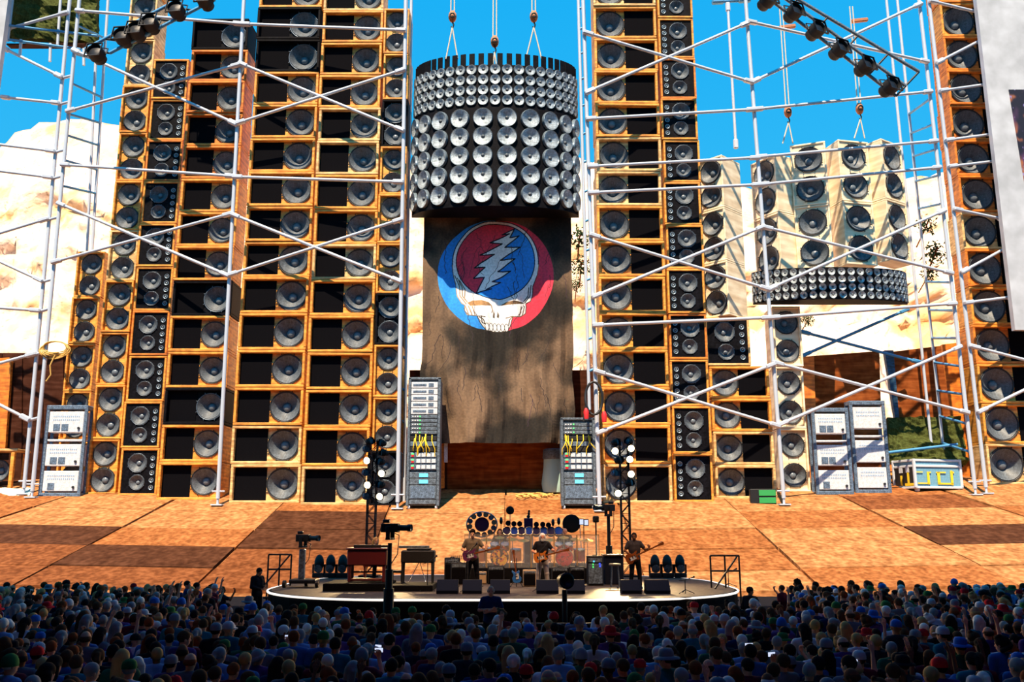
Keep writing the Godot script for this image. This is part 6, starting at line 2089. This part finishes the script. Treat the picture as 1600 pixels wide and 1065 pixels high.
# pose: elbows, wrists (right then left), grips, head turn and nod, seated, sleeve length
func figure(pose: Dictionary) -> Dictionary:
	var drop: float = pose.get("drop", 0.0)
	var dv := Vector3(0, -drop, 0)
	var el: Array = pose.get("elbow", [Vector3(-0.25, 1.15, -0.04), Vector3(0.25, 1.15, -0.04)])
	var wr: Array = pose.get("wrist", [Vector3(-0.25, 0.91, 0.05), Vector3(0.25, 0.91, 0.05)])
	var kn: Array = pose.get("knee", [Vector3(-0.10, 0.49, 0.015), Vector3(0.10, 0.49, 0.015)])
	var an: Array = pose.get("ankle", [Vector3(-0.11, 0.09, -0.02), Vector3(0.11, 0.09, -0.02)])
	var sleeve: float = pose.get("sleeve", 0.62)
	var parts := {}
	var top := 1.5
	for p in wr: top = maxf(top, p.y + 0.05)
	for layer in ["body", "shirt", "trousers"]:
		var g: float = {"body": 0.0, "shirt": 0.014, "trousers": 0.015}[layer]
		var cell := 0.021
		var f := Field.new(Vector3(-0.52, -0.02, -0.24), Vector3(0.52, top + 0.06, 0.62), cell)
		if layer != "trousers":
			for s in [-1, 1]:
				f.cap(Vector3(s * 0.06, 0.98, -0.005) + dv, Vector3(s * 0.065, 1.2, -0.005) + dv, 0.092 + g, 0.1 + g, 0.05)
				f.cap(Vector3(s * 0.07, 1.2, -0.005) + dv, Vector3(s * 0.08, 1.33, -0.005) + dv, 0.098 + g, 0.1 + g, 0.05)
				f.cap(Vector3(s * 0.02, 1.435, -0.02) + dv, Vector3(s * 0.165, 1.405, -0.015) + dv, 0.055 + g, 0.058 + g, 0.04)
			if layer == "shirt":
				f.cap(Vector3(-0.06, 0.93, 0) + dv, Vector3(0.06, 0.93, 0) + dv, 0.105 + g, 0.105 + g, 0.04)
			else:
				f.cap(Vector3(0, 1.4, -0.012) + dv, Vector3(0, 1.52, -0.006) + dv, 0.056, 0.05, 0.03)
			for k in 2:
				var sh := Vector3([-0.18, 0.18][k], 1.405, -0.012) + dv
				var e: Vector3 = el[k] + dv
				var w: Vector3 = wr[k] + dv
				if layer == "body":
					f.cap(sh, e, 0.05, 0.04, 0.03)
					f.cap(e, w, 0.04, 0.028, 0.02)
				elif sleeve < 1.0:
					f.cap(sh, sh.lerp(e, sleeve), 0.054 + g, 0.05 + g, 0.03)
				else:
					f.cap(sh, e, 0.054 + g, 0.044 + g, 0.03)
					f.cap(e, e.lerp(w, 0.92), 0.044 + g, 0.032 + g, 0.02)
		if layer != "shirt":
			f.cap(Vector3(-0.055, 0.96, 0) + dv, Vector3(0.055, 0.96, 0) + dv, 0.095 + g, 0.095 + g, 0.04)
			for k in 2:
				var hip := Vector3([-0.085, 0.085][k], 0.9, 0) + dv
				f.cap(hip, kn[k], 0.084 + g, 0.058 + g, 0.04)
				f.cap(kn[k], an[k] + Vector3(0, 0.02, 0), 0.058 + g, 0.042 + g * 1.2, 0.02)
				if layer == "body":
					f.cap(an[k] + Vector3(0, -0.03, -0.02), an[k] + Vector3(signf(an[k].x) * 0.02, -0.055, 0.15), 0.038, 0.03, 0.02)
		var sk := Flesh.new()
		f.net(sk)
		if layer == "body":
			var hx := head_place(pose)
			sk.append(head_skin, hx)
			for k in 2:
				var w: Vector3 = wr[k] + dv
				var dir: Vector3 = pose.get("hand_dir", [w - el[k] - dv, w - el[k] - dv])[k].normalized()
				var pal: Vector3 = pose.get("palm", [Vector3(0.3, 0, 1), Vector3(-0.3, 0, 1)])[k]
				var y := -dir
				var x := y.cross(pal).normalized()
				var z := x.cross(y).normalized()
				var bs := Basis(x, y, z)
				if k == 0: bs = bs * Basis.from_scale(Vector3(1, 1, 1))
				else: bs = bs * Basis.from_scale(Vector3(-1, 1, 1))
				sk.append(hand_grip if pose.get("grip", [0, 0])[k] else hand_open, Transform3D(bs, w))
		parts[layer] = sk.mesh()
	# shoes
	var b := MB.new()
	for k in 2:
		b.ball(an[k] + Vector3(signf(an[k].x) * 0.01, -0.045, 0.055), Vector3(0.05, 0.048, 0.14), 12, 8)
	parts["shoes"] = b.mesh()
	parts["head"] = head_place(pose)
	return parts
func head_place(pose: Dictionary) -> Transform3D:
	var piv := Vector3(0, 1.5, -0.01)
	var bs := Basis(Vector3.UP, pose.get("yaw", 0.0)) * Basis(Vector3.RIGHT, pose.get("nod", 0.0)) * Basis(Vector3.BACK, pose.get("tilt", 0.0))
	return Transform3D(bs, piv - bs * piv + Vector3(0, -pose.get("drop", 0.0), 0))
func person(label: String, fig: Dictionary, where: Vector3, turn: float, s: float, skin: Material, shirt: Material, legs: Material, top: String, top_mat: Material, group := "", cap_hair: Material = null) -> Node3D:
	var o := thing("person", label, "person", where, turn, group)
	o.scale = Vector3.ONE * s
	part(o, "body", fig.body, skin)
	part(o, "shirt", fig.shirt, shirt)
	part(o, "trousers", fig.trousers, legs)
	part(o, "shoes", fig.shoes, M.matte_black)
	if cap_hair:
		part(o, "hair", hair["short"], cap_hair).transform = fig.head
	if top != "":
		part(o, {"cap": "cap", "sun_hat": "sun_hat", "beanie": "beanie"}.get(top, "hair"), hair[top], top_mat).transform = fig.head
	return o
func face(o: Node3D, fig: Dictionary) -> void:
	var key := "eyes"
	if not cache.has(key):
		var b := MB.new()
		for s in [-1, 1]: b.ball(Vector3(s * 0.031, 1.606, 0.084), Vector3(0.012, 0.009, 0.008), 8, 6)
		cache[key] = b.mesh()
	part(o, "eyes", cache[key], M.rim_black).transform = fig.head
func cloth(called: String, c: Color) -> StandardMaterial3D:
	return mat(called, c, 0.9)

func build_people() -> void:
	make_head()
	make_hands()
	make_hair()
	var skins := [cloth("skin_fair", Color8(214, 164, 134)), cloth("skin_tan", Color8(190, 136, 104)), cloth("skin_brown", Color8(130, 86, 62)), cloth("skin_rosy", Color8(222, 158, 130))]
	var hairs := [["dark", cloth("hair_dark", Color8(42, 34, 32))], ["brown", cloth("hair_brown", Color8(88, 58, 40))], ["fair", cloth("hair_fair", Color8(190, 150, 96))], ["grey", cloth("hair_grey", Color8(150, 148, 148))], ["white", cloth("hair_white", Color8(226, 222, 214))], ["reddish", cloth("hair_red", Color8(132, 66, 36))]]
	var shirts := [["navy", cloth("shirt_navy", Color8(34, 46, 86))], ["blue", cloth("shirt_blue", Color8(60, 104, 168))], ["black", cloth("shirt_black", Color8(26, 26, 32))], ["grey", cloth("shirt_grey", Color8(108, 112, 122))], ["white", cloth("shirt_white", Color8(216, 218, 224))], ["light blue", cloth("shirt_light_blue", Color8(120, 164, 214))], ["green", cloth("shirt_green", Color8(48, 96, 72))], ["maroon", cloth("shirt_maroon", Color8(110, 36, 50))], ["purple", cloth("shirt_purple", Color8(92, 62, 122))], ["teal", cloth("shirt_teal", Color8(48, 120, 134))], ["charcoal", cloth("shirt_charcoal", Color8(50, 52, 60))]]
	var caps := [["white", cloth("cap_white", Color8(190, 192, 200))], ["blue", cloth("cap_blue", Color8(56, 108, 190))], ["red", cloth("cap_red", Color8(200, 34, 44))], ["black", cloth("cap_black", Color8(28, 28, 34))], ["grey", cloth("cap_grey", Color8(130, 134, 142))], ["green", cloth("cap_green", Color8(50, 110, 60))]]
	var pants := [cloth("jeans", Color8(44, 54, 78)), cloth("dark_trousers", Color8(28, 28, 34)), cloth("khaki", Color8(120, 104, 80))]
	# the crowd
	var poses := [
		{"yaw": 0.0}, {"yaw": 0.45, "nod": 0.05}, {"yaw": -0.5, "tilt": 0.08},
		{"elbow": [Vector3(-0.28, 1.3, 0.2), Vector3(0.25, 1.15, -0.04)], "wrist": [Vector3(-0.17, 1.55, 0.36), Vector3(0.25, 0.91, 0.05)], "grip": [1, 0], "hand_dir": [Vector3(0.1, 1, 0.1), Vector3(0, -1, 0.2)], "palm": [Vector3(0.3, 0, -1), Vector3(-0.3, 0, 1)], "nod": -0.1},
		{"elbow": [Vector3(-0.34, 1.5, 0.1), Vector3(0.34, 1.48, 0.12)], "wrist": [Vector3(-0.33, 1.76, 0.14), Vector3(0.3, 1.74, 0.18)], "palm": [Vector3(0, 0, 1), Vector3(0, 0, 1)]},
		{"elbow": [Vector3(-0.27, 1.17, 0.06), Vector3(0.27, 1.17, 0.06)], "wrist": [Vector3(0.03, 1.2, 0.2), Vector3(-0.03, 1.16, 0.22)], "yaw": 0.2, "sleeve": 1.0}]
	var figs := poses.map(func(p): return figure(p))
	var spots := []
	var row := 0
	var d := 11.2
	while d < 30.0:
		var half := d * 0.585
		var x := -half + rng.randf_range(0.0, 0.4)
		var line := []
		while x < half:
			var px := 800.0 + x / d * F
			if d < 21.9 - 1.2 * cos(x * 0.5) or absf(x + 0.3) > 7.3 + (d - 22.0) * 0.2:
				line.append(Vector3(x + rng.randf_range(-0.05, 0.05), 0, -d + rng.randf_range(-0.1, 0.1)))
			x += rng.randf_range(0.49, 0.63)
		for k in line.size(): spots.append([line[k], row, k])
		row += 1
		d += 0.56
	var late := {}       # material slot -> list of [transform, colour] for the far part of the crowd
	var count := 0
	var rowname := func(r: int) -> String: return ["lowest", "second", "third", "fourth", "fifth", "sixth", "seventh", "eighth", "ninth", "tenth", "eleventh", "twelfth", "thirteenth", "fourteenth", "fifteenth", "sixteenth"][r]
	for s in spots:
		var where: Vector3 = s[0]
		var roll := rng.randf()
		var pi := 0
		if roll > 0.4: pi = 1
		if roll > 0.62: pi = 2
		if roll > 0.80: pi = 5
		if roll > 0.925: pi = 3
		if roll > 0.972: pi = 4
		var turn := PI + atan2(where.x * 0.5, 30.0 + where.z) * 0.6 + rng.randfn() * 0.22
		var sc := clampf(rng.randfn(1.0, 0.045), 0.9, 1.08)
		var sh = shirts[rng.randi() % shirts.size()]
		var hr = hairs[[0, 0, 0, 1, 1, 1, 2, 3, 3, 4, 5][rng.randi() % 11]]
		var sk: Material = skins[[0, 0, 1, 3, 3, 2][rng.randi() % 6]]
		var pn: Material = pants[rng.randi() % 3]
		var topping := ""
		var tm: Material = hr[1]
		var under: Material = null
		var says := ""
		roll = rng.randf()
		if roll < 0.19:
			var c = caps[rng.randi() % caps.size()]
			topping = "cap" if roll < 0.14 else ("beanie" if roll < 0.165 else "sun_hat")
			tm = c[1]; under = hr[1]
			says = "%s %s" % [c[0], {"cap": "cap", "beanie": "knit cap", "sun_hat": "brimmed hat"}[topping]]
		elif roll < 0.62: topping = "short"; says = "short %s hair" % hr[0]
		elif roll < 0.78: topping = "long"; says = "long %s hair" % hr[0]
		elif roll < 0.85: topping = "curly"; says = "curly %s hair" % hr[0]
		elif roll < 0.92: topping = "tied"; says = "tied %s hair" % hr[0]
		else: topping = "fringe"; says = "balding %s hair" % hr[0]
		if count < 300:
			var label := "person in %s shirt, %s, %s from left in %s crowd row" % [sh[0], says, nth(s[2] + 1), rowname.call(s[1])]
			person(label, figs[pi], where, turn, sc, sk, sh[1], pn, topping, tm, "people in the near crowd", under)
			if pi == 3 and count % 2 == 0:
				var bs := Basis(Vector3.UP, turn)
				var ph := thing("phone", "lit phone held up by the %s person from left, %s crowd row" % [nth(s[2] + 1), rowname.call(s[1])], "phone", where + bs * (Vector3(-0.155, 1.63, 0.40) * sc), turn, "phones held up in the crowd")
				part(ph, "case", mb_box(Vector3(0, 0.03, 0.006), Vector3(0.14, 0.075, 0.01), 0.003), M.rim_black)
				part(ph, "screen", mb_box(Vector3(0, 0.03, 0.0), Vector3(0.126, 0.062, 0.004)), M.screen_glow)
		else:
			var xf := Transform3D(Basis(Vector3.UP, turn).scaled(Vector3.ONE * sc), where)
			for q in [["body", pi, sk], ["shirt", pi, sh[1]], ["trousers", pi, pn]]:
				var key: String = "%s_%d" % [q[0], q[1]]
				if not late.has(key): late[key] = [figs[pi][q[0]], []]
				late[key][1].append([xf, q[2].albedo_color])
			if not late.has(topping): late[topping] = [hair[topping], []]
			late[topping][1].append([xf * figs[pi].head, tm.albedo_color])
		count += 1
	var far := Node3D.new()
	far.name = "far_crowd"
	add_child(far)
	far.set_meta("kind", "stuff")
	far.set_meta("label", "dense far part of the crowd standing nearest the stage")
	far.set_meta("category", "crowd")
	var tint := mat("crowd_tint", Color.WHITE, 0.9)
	tint.vertex_color_use_as_albedo = true
	for key in late:
		var mm := MultiMesh.new()
		mm.transform_format = MultiMesh.TRANSFORM_3D
		mm.use_colors = true
		mm.mesh = late[key][0]
		mm.instance_count = late[key][1].size()
		for i in mm.instance_count:
			mm.set_instance_transform(i, late[key][1][i][0])
			mm.set_instance_color(i, late[key][1][i][1].srgb_to_linear())
		var mi := MultiMeshInstance3D.new()
		mi.name = "crowd_" + key.rstrip("_0123456789") + ("_%03d" % (int(key.get_slice("_", key.get_slice_count("_") - 1)) + 1) if key.contains("_") and key != "sun_hat" else "")
		mi.multimesh = mm
		mi.material_override = tint
		mi.set_meta("kind", "stuff")
		far.add_child(mi)
	build_players(skins, hairs, pants)

func build_players(skins: Array, hairs: Array, pants: Array) -> void:
	var tan_tee := cloth("tee_olive", Color8(104, 94, 82)); var black_tee := cloth("tee_black", Color8(30, 30, 38)); var grey_tee := cloth("tee_slate", Color8(64, 60, 64)); var pale := cloth("trousers_pale", Color8(176, 168, 166))
	var strum := {"elbow": [Vector3(-0.31, 1.17, 0.0), Vector3(0.33, 1.2, 0.07)], "wrist": [Vector3(-0.1, 1.06, 0.19), Vector3(0.40, 1.2, 0.27)], "grip": [1, 1], "hand_dir": [Vector3(0.8, -0.4, 0.1), Vector3(0.3, 0.9, -0.2)], "palm": [Vector3(0, 0, -1), Vector3(-0.4, 0.3, -1)], "knee": [Vector3(-0.13, 0.49, 0.03), Vector3(0.13, 0.49, 0.02)], "ankle": [Vector3(-0.16, 0.09, -0.01), Vector3(0.16, 0.09, -0.02)]}
	var pos := func(px: float, dd: float) -> Vector3: return Vector3(at(px, 920, dd).x, STAGE, -dd)
	# left guitarist
	var a := strum.duplicate()
	a.yaw = -0.15
	var f := figure(a)
	var w: Vector3 = pos.call(738, 29.9)
	var o := person("dark-haired guitarist in olive shirt playing a purple-grey guitar, left of stage", f, w, 0.05, 1.1, skins[0], tan_tee, pants[1], "swept", hairs[0][1])
	face(o, f)
	guitar("purple-grey electric guitar held by the dark-haired guitarist", w + Vector3(-0.07, 1.12, 0.24), Vector3(-0.08, 0.24, 0), M.purple_shell, 1.08)
	# white-haired guitarist in the middle
	a = strum.duplicate()
	a.yaw = 0.1; a.nod = 0.05
	f = figure(a)
	w = pos.call(848, 30.2)
	o = person("white-haired bearded guitarist in black shirt at the middle of the stage", f, w, 0.0, 1.04, skins[3], black_tee, pale, "long", hairs[4][1])
	face(o, f)
	var fb := Field.new(Vector3(-0.1, 1.4, 0.0), Vector3(0.1, 1.6, 0.14), 0.011)
	fb.ell(Vector3(0, 1.515, 0.052), Vector3(0.06, 0.055, 0.055))
	fb.cap(Vector3(-0.035, 1.556, 0.088), Vector3(0.035, 1.556, 0.088), 0.012, 0.012)
	var sb := Flesh.new()
	fb.net(sb)
	part(o, "beard", sb.mesh(), hairs[4][1]).transform = f.head
	guitar("brown electric guitar held by the white-haired guitarist", w + Vector3(-0.06, 1.05, 0.23), Vector3(-0.08, 0.24, 0), M.amber_shell, 1.04)
	# bassist
	a = strum.duplicate()
	a.yaw = -0.3
	a.wrist = [Vector3(-0.12, 1.02, 0.19), Vector3(0.40, 1.24, 0.25)]
	a.knee = [Vector3(-0.12, 0.5, 0.08), Vector3(0.14, 0.49, 0.0)]
	f = figure(a)
	w = pos.call(993, 30.4)
	o = person("bassist in dark slate clothes standing right of the drums", f, w, 0.1, 1.05, skins[2], grey_tee, pants[1], "short", hairs[0][1])
	face(o, f)
	guitar("dark bass guitar held by the bassist", w + Vector3(-0.1, 1.02, 0.24), Vector3(-0.06, 0.42, 0), M.brown_board, 1.05, 0.16)
	# drummers and keyboard player, seated
	var sit := {"drop": 0.40, "knee": [Vector3(-0.16, 0.5, 0.4), Vector3(0.16, 0.5, 0.4)], "ankle": [Vector3(-0.17, 0.09, 0.38), Vector3(0.17, 0.09, 0.42)], "elbow": [Vector3(-0.32, 1.2, 0.06), Vector3(0.32, 1.2, 0.06)], "wrist": [Vector3(-0.24, 1.18, 0.3), Vector3(0.24, 1.18, 0.3)], "grip": [1, 1], "hand_dir": [Vector3(0.2, -0.1, 1), Vector3(-0.2, -0.1, 1)], "palm": [Vector3(0, -1, 0), Vector3(0, -1, 0)]}
	f = figure(sit)
	var riser := STAGE + 0.52
	o = person("brown-haired drummer seated behind the left kit", f, Vector3(at(781, 840, 35.3).x, riser, -35.35), 0.0, 1.04, skins[0], black_tee, pants[1], "long", hairs[1][1])
	face(o, f)
	o = person("fair bald drummer in black seated behind the right kit", f, Vector3(at(883, 840, 35.3).x, riser, -35.35), -0.1, 1.06, skins[3], black_tee, pants[1], "fringe", hairs[2][1])
	face(o, f)
	for x in [781.0, 883.0]:
		for s in [-1, 1]:
			var st := MB.new()
			st.tube([Vector3.ZERO, Vector3(-s * 0.08, 0.1, 0.36)], 0.009, 6)
			solo("drum_stick", "drum stick in the %s hand of the %s drummer" % ["right" if s < 0 else "left", "left kit's" if x < 800 else "right kit's"], "stick", st.mesh(), M.beige_cloth, Vector3(at(x, 840, 35.3).x + s * 0.24, riser + 0.80, -35.0), "drum sticks")
	o = person("long-haired fair keyboard player behind the red organ", f, Vector3(at(587, 850, 31.3).x, STAGE + 0.24, -31.35), 0.5, 1.06, skins[0], shirt_of("shirt_teal"), pants[1], "long", hairs[2][1])
	face(o, f)
	var bench := thing("organ_bench", "dark wooden bench behind the red organ", "bench", Vector3(at(587, 850, 31.3).x, STAGE + 0.24, -31.4))
	part(bench, "seat", mb_box(Vector3(0, 0.46, 0), Vector3(0.8, 0.06, 0.3), 0.01), M.organ_red)
	for x in [-0.35, 0.35]: part(bench, "leg", mb_box(Vector3(x, 0.215, 0), Vector3(0.06, 0.43, 0.26), 0.01), M.organ_red)
	# man reading a phone at the left stairs, man in the pit facing the crowd
	var read := {"elbow": [Vector3(-0.24, 1.16, 0.02), Vector3(0.24, 1.16, 0.02)], "wrist": [Vector3(-0.06, 1.08, 0.24), Vector3(0.08, 1.08, 0.24)], "grip": [1, 1], "hand_dir": [Vector3(0.4, 0.1, 1), Vector3(-0.4, 0.1, 1)], "palm": [Vector3(0, 1, 0), Vector3(0, 1, 0)], "nod": 0.45, "sleeve": 1.0}
	f = figure(read)
	o = person("man in black shirt looking down at his hands at left stairs", f, Vector3(at(403, 900, 29.6).x, 0.42, -29.6), 1.0, 1.05, skins[1], black_tee, pants[1], "short", hairs[0][1])
	face(o, f)
	solo("stair_block", "black step block under the man at the left stairs", "step", mb_box(Vector3(0, 0.21, 0), Vector3(0.9, 0.42, 0.8), 0.02), M.stage_black, Vector3(at(403, 900, 29.6).x, 0, -29.6))
	f = figure({"elbow": [Vector3(-0.27, 1.17, 0.06), Vector3(0.27, 1.17, 0.06)], "wrist": [Vector3(0.03, 1.2, 0.2), Vector3(-0.03, 1.16, 0.22)], "sleeve": 0.7})
	o = person("bald man in navy shirt facing the crowd before the stage", f, Vector3(at(767, 930, 22.6).x, 0.36, -22.6), 0.0, 1.03, skins[3], shirt_of("shirt_navy"), pants[1], "fringe", hairs[3][1])
	face(o, f)
	solo("pit_step", "black step under the man facing the crowd", "step", mb_box(Vector3(0, 0.18, 0), Vector3(0.9, 0.36, 0.6), 0.02), M.stage_black, Vector3(at(767, 930, 22.6).x, 0, -22.6))
	f = figure({"sleeve": 1.0, "yaw": -0.6})
	person("man in dark clothes and cap beside the right stair railing", f, Vector3(at(1172, 930, 28.0).x, 0.0, -28.0), 2.4, 1.0, skins[1], black_tee, pants[1], "cap", M.cap_black, "", hairs[0][1])
func shirt_of(called: String) -> Material:
	return M[called]
